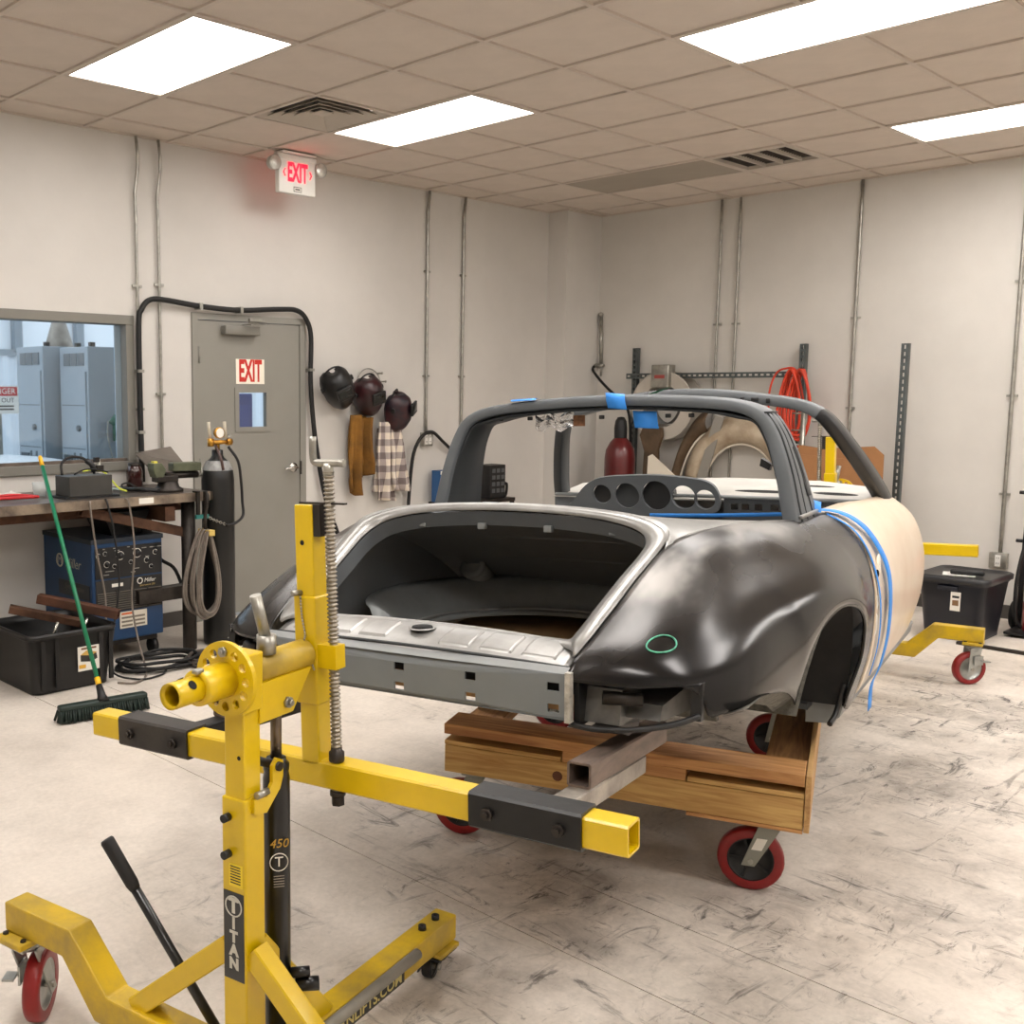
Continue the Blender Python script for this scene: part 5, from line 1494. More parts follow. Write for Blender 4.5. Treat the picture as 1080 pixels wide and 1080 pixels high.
MB().bb(.64, 1.0, -.30, -.22, .34, .42).build('lower_rail', M_darksteel, bn)
MB().bb(.62, .72, -.3515 , -.3522, BZ - .045, BZ - .01).build('tape_patch', M_label, bn)

t = thing('metal_box', 'dark grey rectangular metal box on the bench', 'box', (.275, 1.0, BZ))
bevel(MB().bb(-.14, .135, -.09, .09, .012, .13).build('case', mat('box_grey', (66, 64, 60), .5, .2, nz=(5, .15)), t), .004)
MB().bb(-.17, .17, -.11, .11, 0, .012).build('base', M_black, t)
MB().tube(catmull([(-.14, .0, .135), (-.13, .02, .20), (-.07, .03, .235), (.0, .0, .225), (.04, -.03, .17), (.05, -.03, .137)], 6), .008, 8).build('lead', M_rubber, t)
MB().tube(catmull([(.01, -.01, .215), (.035, -.03, .19), (.05, -.03, .15)], 4), .017, 10).build('grip', M_black, t)
MB().tube(catmull([(-.08, -.03, .137), (-.02, -.05, .165), (.06, -.05, .16), (.14, -.03, .14)], 5), .005, 6).build('wire', M_rubber, t)
t = thing('plastic_cup', 'clear plastic cup on the bench behind the broom', 'cup', (.08, 1.18, BZ))
MB().lathe([(0, .002), (.036, .002), (.042, .085), (.040, .085), (.034, .006), (0, .006)], 20).build('cup', mat('clear_plastic', (220, 224, 222), .12, alpha=.45), t)
cable([(-.55, .98, BZ + .01), (-.3, 1.02, BZ + .02), (-.12, .96, BZ + .025), (-.02, 1.0, BZ + .02), (-.16, 1.08, BZ + .03), (-.4, 1.1, BZ + .012)], .009, 'red_cable', 'red cable lying in a loop on the bench', 'cable', mat('red_cable', (196, 36, 40), .5))
t = thing('paper_rag', 'crumpled white rag on the bench beside the red cable', 'rag', (-.16, 1.17, BZ))
rows = [[(-.10 + .2 * k / 8, -.06 + .12 * i / 6, .012 + .05 * abs(noise.noise(Vector((k * .6, i * .7, 2))))) for k in range(9)] for i in range(7)]
solidify(MB().grid(rows).build('cloth', mat('rag_white', (216, 212, 204), .9), t), .004)
t = thing('glass_jar', 'dark brown glass jar at the back of the bench', 'jar', (.845, 1.40, BZ))
MB().lathe([(0, 0), (.046, 0), (.052, .01), (.053, .10), (.045, .128), (.038, .135), (.038, .145), (0, .145)], 24).build('body', mat('brown_glass', (52, 22, 20), .15, nz=(6, .4), coat=.6), t)
MB().lathe([(.041, .138), (.041, .155), (0, .157)], 20).build('lid', M_darksteel, t)
t = thing('steel_plate', 'bare steel plate leaning over the bench against the wall', 'steel plate', (1.00, 1.25, BZ))
n_ = MB()
A_, B_, C_, D_ = Vector((-.03, -.03, .006)), Vector((.065, -.10, .147)), Vector((.14, .18, .245)), Vector((-.145, .16, .214))
n_.add([A_, B_, C_, D_, A_ + Vector((0, -.006, .006)), B_ + Vector((0, -.006, .006)), C_ + Vector((0, -.006, .006)), D_ + Vector((0, -.006, .006))], [(0, 1, 2, 3), (7, 6, 5, 4), (0, 4, 5, 1), (1, 5, 6, 2), (2, 6, 7, 3), (3, 7, 4, 0)])
n_.build('sheet', mat('sheet_steel', (126, 118, 110), .42, .55, nz=(4, .25)), t)
# bench vise
t = thing('bench_vise', 'dark green and rusty bench vise at the bench end', 'vise', (.83, .97, BZ), (0, 0, -.15))
Mv = mat('vise_green', (92, 96, 74), .5, .2, nz=(8, .4))
MB().lathe([(0, 0), (.095, 0), (.095, .018), (.07, .03), (.06, .065), (0, .065)], 24).build('base', M_darksteel, t)
bevel(MB().bb(-.09, .05, -.05, .05, .06, .10).build('body', M_darksteel, t), .006)
bevel(MB().prism([(-.10, .09), (-.05, .09), (-.03, .14), (-.06, .18), (-.115, .18), (-.115, .14)], 'y', -.05, .05).build('fixed_jaw', Mv, t), .005)
bevel(MB().bb(.02, .21, -.045, .045, .125, .178).build('moving_jaw', Mv, t), .006)
MB().cyl((-.02, 0, .10), (.20, 0, .10), .022, 12).build('slide', M_darksteel, t)
MB().cyl((.20, 0, .095), (.24, 0, .095), .012, 10).cyl((.235, -.02, .02), (.235, .02, .17), .006, 8).build('screw_handle', M_galv, t)
MB().bb(-.105, -.08, -.03, .01, .178, .192).build('jaw_tape', mat('yellow_tape', (214, 204, 80), .6), t)
t = thing('torch_handle', 'dark torch handle lying on the front of the bench', 'torch', (.66, 1.0, BZ))
MB().tube([(-.06, .12, .018), (.0, .03, .018), (.06, -.10, .018)], [.012, .014, .012], 10).build('handle', M_black, t)
MB().tube(catmull([(-.06, .12, .02), (-.04, .17, .04), (.02, .19, .045), (.05, .15, .02)], 5), .006, 8).build('hose_tail', M_rubber, t)
t = thing('blue_rag', 'pale teal rag on the bench behind the torch handle', 'rag', (.60, 1.22, BZ))
rows = [[(-.09 + .18 * k / 8, -.03 + .07 * i / 5, .006 + .02 * abs(noise.noise(Vector((k * .8, i * .9, 7))))) for k in range(9)] for i in range(6)]
solidify(MB().grid(rows).build('cloth', mat('rag_teal', (168, 188, 184), .9), t), .003)
t = thing('hi_vis_strap', 'lime yellow strap draped behind the grey box', 'strap', (.48, 1.12, BZ))
rows = [[(x + (i - .5) * .02, y + (i - .5) * .035, z) for x, y, z in [tuple(p) for p in catmull([(-.14, .02, .14), (-.06, .03, .145), (0, .02, .13), (.03, -.02, .08), (.06, -.06, .03), (.10, -.08, .012)], 5)]] for i in range(2)]
solidify(MB().grid(rows).build('band', mat('lime_fabric', (206, 214, 70), .7), t), .008)
t = thing('spray_nozzle', 'clear bottle and clamp standing against the window sill', 'bottle', (.60, 1.42, BZ))
MB().lathe([(0, 0), (.022, 0), (.024, .09), (.012, .13), (.010, .19), (0, .19)], 14).build('bottle', mat('milky_plastic', (196, 192, 180), .3), t)
MB().bb(-.02, .025, -.02, .02, .11, .15).bb(-.03, .0, -.015, .015, .17, .20).build('clamp', M_darksteel, t)

# ------------------------------------------------------------------ gas cylinder with regulators
gc = thing('gas_cylinder', 'tall black gas cylinder with brass regulators by the bench end', 'gas cylinder', (1.155, .90, 0))
MB().lathe([(0, .005), (.098, .005), (.105, .02), (.105, 1.06), (.098, 1.12), (.075, 1.17), (.045, 1.20), (.036, 1.215), (.036, 1.25), (0, 1.25)], 32).build('body', mat('cyl_black', (20, 20, 19), .4, nz=(4, .3)), gc)
MB().lathe([(.0985, 1.12), (.077, 1.170), (.068, 1.180)], 32, (0, 0, .003)).build('shoulder_label', mat('label_white', (150, 150, 148), .5, nz=(14, .5)), gc)
M_brass = mat('brass', (192, 142, 62), .3, .9, nz=(12, .2))
v_ = MB().cyl((0, 0, 1.25), (0, 0, 1.30), .016, 12).build('valve', M_brass, gc)
MB().cyl((-.06, -.03, 1.30), (.07, -.03, 1.30), .014, 12).build('manifold', M_brass, gc)
MB().cyl((-.07, -.03, 1.275), (-.07, -.03, 1.325), .022, 12).cyl((.085, -.03, 1.30), (.05, -.03, 1.30), .022, 12).build('regulator', M_brass, gc)
for x, r_ in ((-.03, .035),):
    MB().lathe([(0, 0), (r_, 0), (r_, .022), (0, .022)], 20, (x, -.075, 1.36), 'y').build('gauge', M_brass, gc)
    MB().lathe([(0, -.001), (r_ * .85, -.001)], 20, (x, -.075, 1.36), 'y').build('gauge_face', M_label, gc)
for x in (-.075, .045):
    MB().cyl((x, -.03, 1.32), (x - .012, -.03, 1.43), .011, 12).build('flow_tube', mat('flow_glass', (206, 196, 176), .2, alpha=.7), gc)
MB().cyl((.03, -.03, 1.31), (.085, -.03, 1.345), .007, 8).build('valve_key', M_galv, gc)
MB().tube(catmull([(-.04, -.04, 1.28), (-.05, -.11, 1.2), (-.04, -.12, 1.13)], 5), .009, 8).build('hose', mat('hose_brown', (72, 48, 40), .5), gc)
MB().tube(catmull([(.05, -.05, 1.27), (.08, -.11, 1.18), (.11, -.10, 1.05), (.14, -.07, .92), (.13, -.09, .83), (.05, -.12, .79), (-.03, -.13, .78)], 6), .009, 8).build('hose', M_rubber, gc)
ch = thing('restraint_chain', 'steel chain around the black gas cylinder', 'chain', (1.0, .79, .86))
pp = catmull([(-.03, .0, .01), (.02, -.01, -.03), (.07, -.005, -.05), (.14, .01, -.075), (.21, .03, -.085)], 8)
for k in range(0, len(pp) - 1, 2):
    a, b_ = pp[k], pp[min(k + 2, len(pp) - 1)]
    d = (b_ - a); c_ = (a + b_) / 2
    u = d.normalized(); s_ = Vector((0, 0, 1)) if (k // 2) % 2 else Vector((0, 1, 0))
    s_ = (s_ - u * s_.dot(u)).normalized()
    MB().tube([c_ + u * (d.length * .62 * cos(q)) + s_ * (.008 * sin(q)) for q in [2 * pi * j / 12 for j in range(12)]], .0026, 5, closed=True).build('link', M_galv, ch)

# ------------------------------------------------------------------ blue welder under the bench
WB = mat('welder_blue', (22, 58, 96), .45, nz=(4, .15))
wd = thing('welding_machine', 'blue welding machine with dark control panel under the bench', 'welder', (.50, .90, 0))
bevel(MB().bb(-.245, .235, 0, .62, .13, .73).build('case', WB, wd), .008)
MB().bb(-.25, .24, -.004, .62, .725, .752).build('lid', mat('welder_lid', (28, 36, 46), .5), wd)
MB().bb(-.225, .225, -.006, -.0005, .515, .70).build('control_panel', mat('panel_black', (24, 24, 25), .4), wd)
MB().bb(-.225, .225, -.0055, -.0004, .31, .505).build('louvre_panel', mat('louvre_back', (40, 38, 36), .6), wd)
for k in range(9):
    MB().box((0, -.008, .322 + k * .013), (.43, .006, .004), Matrix.Rotation(.5, 3, 'X')).build('louvre', mat('louvre_grey', (92, 86, 78), .5), wd)
for x in (-.09, .02, .12):
    MB().bb(x - .004, x + .004, -.013, -.006, .315, .44).build('louvre_divider', MATS['louvre_back'], wd)
random.seed(3)
for x, z, r_ in ((-.06, .645, .024), (.055, .65, .026), (-.15, .60, .018), (-.205, .655, .014), (.12, .60, .016), (-.10, .585, .012), (.18, .645, .015), (.01, .60, .012), (-.16, .665, .012), (.15, .56, .012)):
    kb = MB().lathe([(0, -.02), (r_ * .7, -.02), (r_ * .8, 0)], 16, (x, -.0065, z), 'y').build('knob', M_black, wd)
    MB().lathe([(r_ * .95, -.0008), (r_ * 1.12, -.0008)], 20, (x, -.0068, z), 'y').build('dial_ring', M_label, wd)
for k in range(16):
    x, z = random.uniform(-.2, .2), random.choice((.535, .555, .62, .675, .69))
    MB().bb(x, x + random.uniform(.012, .04), -.0072, -.0066, z, z + .005).build('panel_mark', mat('panel_ink', (150, 146, 138), .6), wd)
MB().bb(-.12, -.045, -.0075, -.0066, .46, .48).build('name_plate', M_label, wd)
MB().bb(.02, .22, -.0072, -.0064, .44, .50).build('brand_panel', mat('panel_black2', (18, 18, 18), .4), wd)
MB().tube([(.07 + .017 * cos(2 * pi * k / 20), -.0078, .478 + .017 * sin(2 * pi * k / 20)) for k in range(20)], .003, 5, closed=True).build('brand_ring', M_label, wd)
text('Miller', .034, M_label, wd, (.138, -.0078, .477), WALLA, 'brand_lettering', .0003, shear=.25)
text('Syncrowave 250', .016, mat('brand_gold', (176, 150, 90), .5), wd, (.12, -.0078, .449), WALLA, 'model_lettering', .0003, shear=.2)
# brand on the left side panel
WS = (pi / 2, 0, -pi / 2)
MB().tube([(-.2465, .40 + .038 * cos(2 * pi * k / 24), .59 + .038 * sin(2 * pi * k / 24)) for k in range(24)], .006, 5, closed=True).build('side_logo_ring', mat('logo_cream', (176, 172, 156), .5), wd)
text('M', .06, MATS['logo_cream'], wd, (-.2465, .40, .59), WS, 'side_logo_letter', .0003)
text('Miller', .085, MATS['logo_cream'], wd, (-.2465, .235, .585), WS, 'side_lettering', .0003, shear=.25)
MB().bb(-.2475, -.2455, .03, .42, .385, .475).build('side_stripe', mat('stripe_black', (18, 22, 28), .4), wd)
text('Syncrowave', .05, mat('lettering_dim', (84, 80, 74), .5), wd, (-.2478, .22, .44), WS, 'side_model', .0003, shear=.2)
text('250', .05, MATS['lettering_dim'], wd, (-.2478, .18, .36), WS, 'side_model', .0003)
wl_ = MB().bb(-.07, .115, -.0065, -.0005, .20, .30).build('warning_sticker', mat('sticker_paper', (214, 206, 190), .6), wd)
MB().bb(-.06, .02, -.0072, -.0065, .282, .294).build('sticker_header', mat('sticker_orange', (206, 96, 40), .6), wl_)
for k in range(6):
    MB().bb(-.06 + (k % 2) * .085, .015 + (k % 2) * .085, -.0071, -.0065, .21 + (k // 2) * .024, .222 + (k // 2) * .024).build('sticker_print', mat('sticker_ink', (120, 110, 98), .6), wl_)
for x in (-.19, .19):
    for y in (.06, .54):
        MB().cyl((x - .015, y, .05), (x + .015, y, .05), .05, 16).build('wheel', M_black, wd)
        MB().bb(x - .02, x + .02, y - .02, y + .02, .08, .13).build('wheel_bracket', M_darksteel, wd)
MB().bb(-.20, .2, .02, .6, .10, .13).build('cart_frame', M_darksteel, wd)
t = thing('welder_box', 'black equipment box standing on top of the blue welder', 'box', (.55, 1.12, .752))
MB().prism([(-.10, 0), (.10, 0), (.16, .14), (-.16, .14)], 'y', -.12, .12).build('case', M_black, t)

# ------------------------------------------------------------------ cables around the welder
M_cab2 = mat('grey_cable', (118, 108, 98), .6, nz=(20, .2))
t = thing('coiled_cable', 'coiled grey welding cable hanging from the bench end', 'cable', (.955, .775, .86))
for k in range(8):
    w_ = .085 + .012 * k + .01 * sin(k * 2.1); hgt = .27 + .03 * ((k * 3) % 5) / 4 * 1.5
    pts = [(w_ * sin(2 * pi * j / 10) * (1 if j != 0 else 1) + (.01 * sin(k)), -.012 * k + .02 * cos(2 * pi * j / 10 + k), -.36 - hgt * .95 * cos(2 * pi * j / 10 + pi) * (.9)) for j in range(10)]
    pts = []
    for j in range(14):
        a = 2 * pi * j / 14
        zz = -.10 - (hgt + .24) * (1 - cos(a)) / 2
        wd_ = w_ * sin(a) * (.35 + .65 * (1 - cos(a)) / 2)
        pts.append((wd_ + .008 * sin(k * 1.7), -.06 + .012 * k + .006 * sin(a * 2 + k), zz + .012 * sin(k * 2.3)))
    MB().tube(catmull(pts, 4, True), .0085, 7, closed=True).build('turn', M_cab2, t)
MB().bb(-.005, .035, -.075, .05, -.125, -.09).build('tape_wrap', mat('tie_yellow', (206, 178, 96), .6), t)
MB().tube(catmull([(.01, -.01, -.10), (.0, -.02, -.02), (.0, -.04, .06), (.01, -.035, .12), (.02, .0, .139)], 5), .012, 8).build('hanger', M_darksteel, t)
t = thing('spring_clamp', 'small teal clamp gripping the bench end', 'clamp', (.945, .775, .86))
MB().bb(-.05, .04, -.02, .0, -.02, .005).build('bar', mat('clamp_teal', (40, 110, 104), .5), t)
MB().bb(-.04, -.02, -.015, .005, .0, .145).bb(.015, .035, -.015, .005, .0, .145).bb(-.04, -.02, -.015, .04, .14, .15).build('jaw', M_darksteel, t)
def coil(cx, cy, lab, turns, m, r, seed, R_=(.2, .3)):
    random.seed(seed)
    pts = []
    for k in range(turns * 10):
        a = 2 * pi * k / 10
        rr = random.uniform(*R_)
        pts.append((cx + rr * cos(a), cy + .62 * rr * sin(a), r + .012 * (k // 10) + .01 * random.random()))
    cable(pts, r, 'floor_cable', lab, 'cable', m, 4)
coil(.55, .66, 'black cable coiled loosely on the floor below the welder', 4, M_rubber, .010, 4, (.20, .30))
coil(.86, .52, 'dark cable looped on the floor beside the bench leg', 3, mat('brown_cable', (66, 58, 52), .6), .011, 9, (.17, .26))
cable([(.30, .795, 1.0), (.30, .775, .97), (.33, .76, .8), (.36, .77, .5), (.30, .74, .25), (.20, .6, .05), (.28, .45, .01), (.42, .44, .01), (.5, .5, .012)], .006, 'grounding_wire', 'thin dark wire hanging from the bench in front of the welder', 'wire', M_rubber)
cable([(.42, .795, 1.0), (.44, .775, .96), (.46, .76, .7), (.44, .77, .4), (.45, .72, .15), (.38, .52, .012), (.24, .40, .01), (.16, .46, .01)], .006, 'grounding_wire', 'thin grey wire hanging in front of the welder control panel', 'wire', M_cab2)
cable([(.20, .795, .995), (.19, .775, .95), (.22, .77, .7), (.26, .76, .45), (.24, .72, .28)], .006, 'grounding_wire', 'thin wire hanging beside the green broom handle', 'wire', M_cab2)
cable([(.80, 1.40, 1.0), (.84, 1.3, .8), (.92, 1.25, .55), (1.02, 1.2, .45), (1.05, 1.1, .2), (1.0, 1.0, .02)], .012, 'power_cord', 'black cord hanging behind the bench leg', 'cord', M_rubber)

# ------------------------------------------------------------------ black bin with scrap steel, broom
bi = thing('storage_bin', 'open black plastic bin of scrap steel below the bench', 'bin', (-.07, .78, 0))
def tub(parent, L_, W_, Hh, m, taper=.04, nm='tub', th=.006):
    rows = []
    def loop(l, w_, z, r=.05):
        pts = []
        for sx, sy, a0 in ((1, 1, 0), (-1, 1, 90), (-1, -1, 180), (1, -1, 270)):
            for k in range(5):
                a = rad(a0 + 90 * k / 4)
                pts.append((sx * (l / 2 - r) + r * cos(a), sy * (w_ / 2 - r) + r * sin(a), z))
        return pts
    rows = [loop(L_ - 2 * taper - .1, W_ - 2 * taper - .1, .004, .03), loop(L_ - 2 * taper, W_ - 2 * taper, .004), loop(L_ - 2 * taper, W_ - 2 * taper, .02), loop(L_ - .01, W_ - .01, Hh - .03), loop(L_, W_, Hh - .03), loop(L_ + .012, W_ + .012, Hh - .02), loop(L_ + .012, W_ + .012, Hh), loop(L_ - .02, W_ - .02, Hh), loop(L_ - .03, W_ - .03, Hh - .04), loop(L_ - 2 * taper - .02, W_ - 2 * taper - .02, .03), loop(L_ - 2 * taper - .12, W_ - 2 * taper - .12, .03, .03)]
    o = MB().grid(rows, True)
    n = len(rows[0]); base = len(o.v) - n * len(rows)
    o.f.append(tuple(base + k for k in range(n))); o.sm.append(False); o.mi.append(0)
    o.f.append(tuple(base + n * (len(rows) - 1) + k for k in range(n))); o.sm.append(False); o.mi.append(0)
    return o.build(nm, m, parent)
M_bin = mat('bin_black', (17, 16, 16), .45, nz=(3, .15))
tub(bi, .52, .56, .335, M_bin, .035)
for x in (-.18, -.10, .16, .22):
    MB().prism([(x - .012, .03), (x + .012, .03), (x + .012, .30), (x - .012, .30)], 'y', -.275, -.262).build('rib', M_bin, bi)
sg = MB().bb(.02, .15, -.272, -.268, .10, .235).build('label', M_label, bi)
MB().prism([(.035, .155), (.10, .145), (.135, .16), (.13, .19), (.07, .205), (.035, .19)], 'y', -.2735, -.272).build('label_picture', mat('label_black', (42, 38, 34), .6), sg)
MB().prism([(.035, .19), (.10, .18), (.135, .195), (.07, .212)], 'y', -.2742, -.2735).build('label_lid', mat('label_gold', (196, 158, 78), .6), sg)
MB().bb(.025, .065, -.2738, -.272, .115, .135).build('label_badge', mat('label_amber', (210, 160, 50), .6), sg)
MB().bb(.04, .13, -.2738, -.272, .218, .228).build('label_header', mat('label_brown', (110, 70, 40), .6), sg)
for i, (a, b_, w_, h_, lab) in enumerate((((-.12, .82, .47), (.20, .50, .385), .06, .05, 'long rusty square tube leaning out of the black bin'), ((-.22, .98, .40), (.12, .80, .30), .08, .04, 'rusty flat bar lying in the black bin'))):
    a, b_ = Vector(a), Vector(b_)
    o = MB().sqtube(Vector((0, 0, 0)), b_ - a, w_, h_, .005).build('scrap_bar', M_rust if i != 0 else mat('rust_dark', (84, 52, 36), .65, .3, nz=(6, .5)), None, a)
    tag(o, lab, 'steel bar')
for i, (a, b_) in enumerate((((-.17, .60, .24), (-.13, .57, .38)), ((.03, .62, .25), (.06, .60, .37)))):
    a, b_ = Vector(a), Vector(b_)
    o = MB().cyl(Vector((0, 0, 0)), b_ - a, .008, 8).build('scrap_rod', M_chrome, None, a)
    tag(o, ('bright steel rod standing at the left of the bin', 'bright steel rod standing at the middle of the bin')[i], 'steel rod')
# dark contents
t = thing('scrap_pile', 'dark heap of scrap offcuts filling the bin', 'scrap', (-.07, .78, .04))
rows = [[(-.2 + .4 * k / 10, -.22 + .44 * i / 10, .15 + .06 * noise.noise(Vector((k * .9, i * .9, 1)))) for k in range(11)] for i in range(11)]
MB().grid(rows, smooth=False).build('offcuts', mat('scrap_dark', (36, 32, 30), .7, .2, nz=(9, .5)), t)

br = thing('push_broom', 'push broom with green handle and dark green bristles', 'broom', (-.18, .0, 0))
b0 = Vector((.0, .02, .11)); b1 = Vector((.135, .775, 1.01)); dd = (b1 - b0).normalized()
b2 = b0 + dd * 1.50
M_green = mat('handle_green', (14, 116, 78), .35, nz=(3, .08))
MB().tube([b0 + dd * .06, b2 - dd * .07], .0115, 14).build('handle', M_green, br)
MB().tube([b2 - dd * .07, b2 - dd * .01, b2], [.0120, .0120, .008], 14).build('handle_tip', mat('tip_yellow', (236, 176, 30), .4), br)
MB().tube([b0 + dd * .045, b0 + dd * .09], .0145, 12).build('collar', mat('collar_yellow', (238, 186, 24), .4), br)
MB().tube([b0 - dd * .05, b0 - dd * .01, b0 + dd * .05], [.035, .022, .015], 12).build('socket', M_black, br)
R = Matrix.Rotation(-.125, 3, 'Z')
hb_ = MB().rbox((0, 0, .075), (.46, .055, .03), .01, R).build('head', mat('broom_head', (22, 40, 34), .5), br)
random.seed(11)
bm_ = MB()
for i in range(38):
    for k in range(5):
        x = -.225 + .45 * i / 37; y = -.022 + .044 * k / 4
        a = R @ Vector((x, y, .065)); e = R @ Vector((x * 1.02 + random.uniform(-.006, .006), y * 1.7 + random.uniform(-.01, .01), .004 + random.uniform(0, .006)))
        bm_.cyl(a, e, (.0055, .0075), 5)
bs = bm_.build('bristles', mat('bristle_green', (16, 34, 27), .7, nz=(40, .4)), br)
bs['kind'] = 'stuff'

# ------------------------------------------------------------------ things on and by the back wall
def strut(loc, L_, vert, lab, front='x'):
    """slotted steel channel; slots are real openings"""
    t = thing('strut_channel', lab, 'steel channel', loc, group='slotted steel channels on the back wall')
    w_ = .048
    hs = []
    n = int(L_ / .05)
    for k in range(n):
        c_ = (k + .5) * L_ / n
        hs.append([(-.010 if 0 else -.010 + 0, 0)] if False else rect(0, c_, .016, .028) if vert else rect(c_, 0, .028, .016))
    out = [(-w_ / 2, 0), (w_ / 2, 0), (w_ / 2, L_), (-w_ / 2, L_)] if vert else [(0, -w_ / 2), (L_, -w_ / 2), (L_, w_ / 2), (0, w_ / 2)]
    Ms = mat('strut_steel', (92, 98, 98), .42, .6, nz=(10, .25))
    plate(out, hs, (lambda u, v: (-.05, u, v)) if vert else (lambda u, v: (-.05, -u, v)), 'web', Ms, t, .004)
    if vert:
        MB().bb(-.05, 0, -w_ / 2, -w_ / 2 + .004, 0, L_).bb(-.05, 0, w_ / 2 - .004, w_ / 2, 0, L_).build('flange', Ms, t)
    else:
        MB().bb(-.05, 0, -L_, 0, -w_ / 2, -w_ / 2 + .004).bb(-.05, 0, -L_, 0, w_ / 2 - .004, w_ / 2).build('flange', Ms, t)
    return t
xs = XW - .03
strut((xs, .855, .02), 2.0, True, 'upright slotted channel beside the red gas cylinder')
strut((xs, -.70, .02), 1.99, True, 'upright slotted channel behind the orange hose')
strut((xs - .06, .90, 1.765), 1.63, False, 'horizontal slotted channel along the back wall')
strut((5.62, -1.545, .0), 1.98, True, 'freestanding upright slotted channel right of the car')
def runB(y, z1, z0):
    return [(XW - .020, y, z1 + (z0 - z1) * k / 14) for k in range(15)]
conduit(runB(.09, H - .005, .5), .011, 'left of two close conduits on the back wall', (2.2, 1.5), 'x')
conduit(runB(-.08, H - .005, .5), .011, 'right of two close conduits on the back wall', (2.2, 1.5), 'x')
conduit(runB(-1.075, H - .005, .5), .013, 'single conduit behind the windscreen pillar on the back wall', (2.2, 1.5), 'x')
conduit(runB(-2.195, H - .005, .45), .013, 'conduit at the far right running down to the outlet box', (2.4, 1.6, .9), 'x')
outlet((XW - .001, -2.19, .42), .115, .115, 'grey outlet box with white plate at the right end of the back wall', 'B', 1)
t = thing('pipe_stub', 'short pipe stub with black hose on the back wall by the corner', 'pipe', (XW - .034, 1.25, 1.87))
MB().cyl((0, .0, .0), (0, .02, .47), .016, 10).sphere((0, .02, .475), .024, 10, 8).build('pipe', M_galv, t)
MB().cyl((-.03, -.05, .0), (-.03, .045, .0), .018, 10).cyl((0, .0, -.1), (0, .0, .03), .01, 8).build('valve', M_galv, t)
MB().tube(catmull([(-.03, .045, 0), (-.06, .05, -.04), (-.08, -.05, -.14), (-.11, -.20, -.25), (-.12, -.36, -.36), (-.12, -.42, -.6), (-.12, -.42, -1.2), (-.11, -.42, -1.85)], 6), .013, 8).build('hose', M_rubber, t)
# hose reel
t = thing('hose_reel', 'round white hose reel mounted behind the roll hoop', 'reel', (XW - .03, .47, 1.50))
for dx in (-.20, -.02):
    MB().lathe([(.19, 0), (.29, 0), (.305, -.008), (.305, .012), (.29, .008), (.19, .008), (.19, 0)], 40, (dx, 0, 0), 'x').build('reel_flange', mat('reel_white', (184, 177, 166), .5), t)
MB().lathe([(.16, -.19), (.16, -.02)], 32, (0, 0, 0), 'x').build('drum', mat('reel_grey', (128, 128, 126), .5), t)
MB().rbox((-.19, .0, .26), (.12, .17, .20), .008).build('bracket_box', M_galv, t)
MB().bb(-.253, -.251, -.05, .05, .24, .27).build('box_label', mat('label_red', (150, 60, 54), .6), t)
# red gas cylinder
t = thing('red_gas_cylinder', 'dark red gas cylinder with black cap at the back wall', 'gas cylinder', (5.5, .815, 0))
MB().lathe([(0, .005), (.125, .005), (.135, .02), (.135, 1.02), (.125, 1.10), (.09, 1.17), (.055, 1.21), (.05, 1.22), (0, 1.22)], 32).build('body', mat('cyl_red', (92, 16, 18), .35, nz=(3, .3), coat=.3), t)
MB().lathe([(.056, 1.19), (.058, 1.30), (.05, 1.36), (.03, 1.395), (0, 1.40)], 24).build('cap', M_black, t)
# stored body panels
Mp1 = mat('panel_brown', (92, 74, 56), .55, .2, nz=(5, .4))
Mp2 = mat('panel_tan', (192, 178, 156), .5, .1, nz=(4, .35), col2=(150, 130, 106))
Mp3 = mat('panel_white', (226, 218, 202), .5)
t = thing('brown_panel', 'narrow dark brown body panel standing beside the red cylinder', 'body panel', (5.54, .51, .02))
pl_ = [(-.10, 0), (.08, 0), (.07, .9), (.06, 1.1), (.10, 1.22), (.09, 1.29), (-.09, 1.29), (-.12, 1.22), (-.07, 1.08), (-.08, .8)]
MB().prism([(-y, z) for y, z in pl_], 'x', -.02, .02).build('panel', Mp1, t)
def fenderpanel(loc, rad_o, rad_i, a0, a1, depth, m, lab, cz, sy=1.0):
    t = thing('stored_fender', lab, 'fender', loc, group='body panels stored along the back wall')
    rows = []
    for k in range(25):
        a = rad(a0 + (a1 - a0) * k / 24)
        row = []
        for j in range(9):
            s_ = j / 8
            r_ = rad_o + (rad_i - rad_o) * s_
            row.append((-depth * math.sin(s_ * pi * .9) - .01, -r_ * cos(a) * sy, cz + r_ * sin(a)))
        rows.append(row)
    solidify(MB().grid(rows).build('skin', m, t), .006)
    lip = [Vector(r[-1]) for r in rows]
    MB().tube(lip, .012, 6).build('arch_edge', Mp3, t)
    return t
fenderpanel((5.73, -.26, .05), .66, .40, 8, 172, .13, Mp2, 'pale tan front fender with wheel arch stored on the back wall', .74, .84)
fenderpanel((5.72, .02, .05), .98, .78, 95, 178, .10, Mp1, 'curved brown fender edge stored left of the tan fender', .45, .42)
t = thing('trim_strip', 'long grey sheet strip leaning between the stored fenders', 'metal strip', (5.60, .10, .02))
R = Matrix.Rotation(rad(15), 3, 'X')
MB().box((0, .0, .70), (.012, .085, 1.44), R).build('strip', mat('strip_grey', (150, 146, 138), .5, .3), t)
t = thing('sheet_offcut', 'white triangular sheet corner leaning by the brown panel', 'sheet', (5.45, .36, .02))
MB().prism([(.16, 0), (-.26, 0), (-.20, .84), (.09, 1.06), (.13, 1.04)], 'x', -.004, .004).build('sheet', Mp3, t)
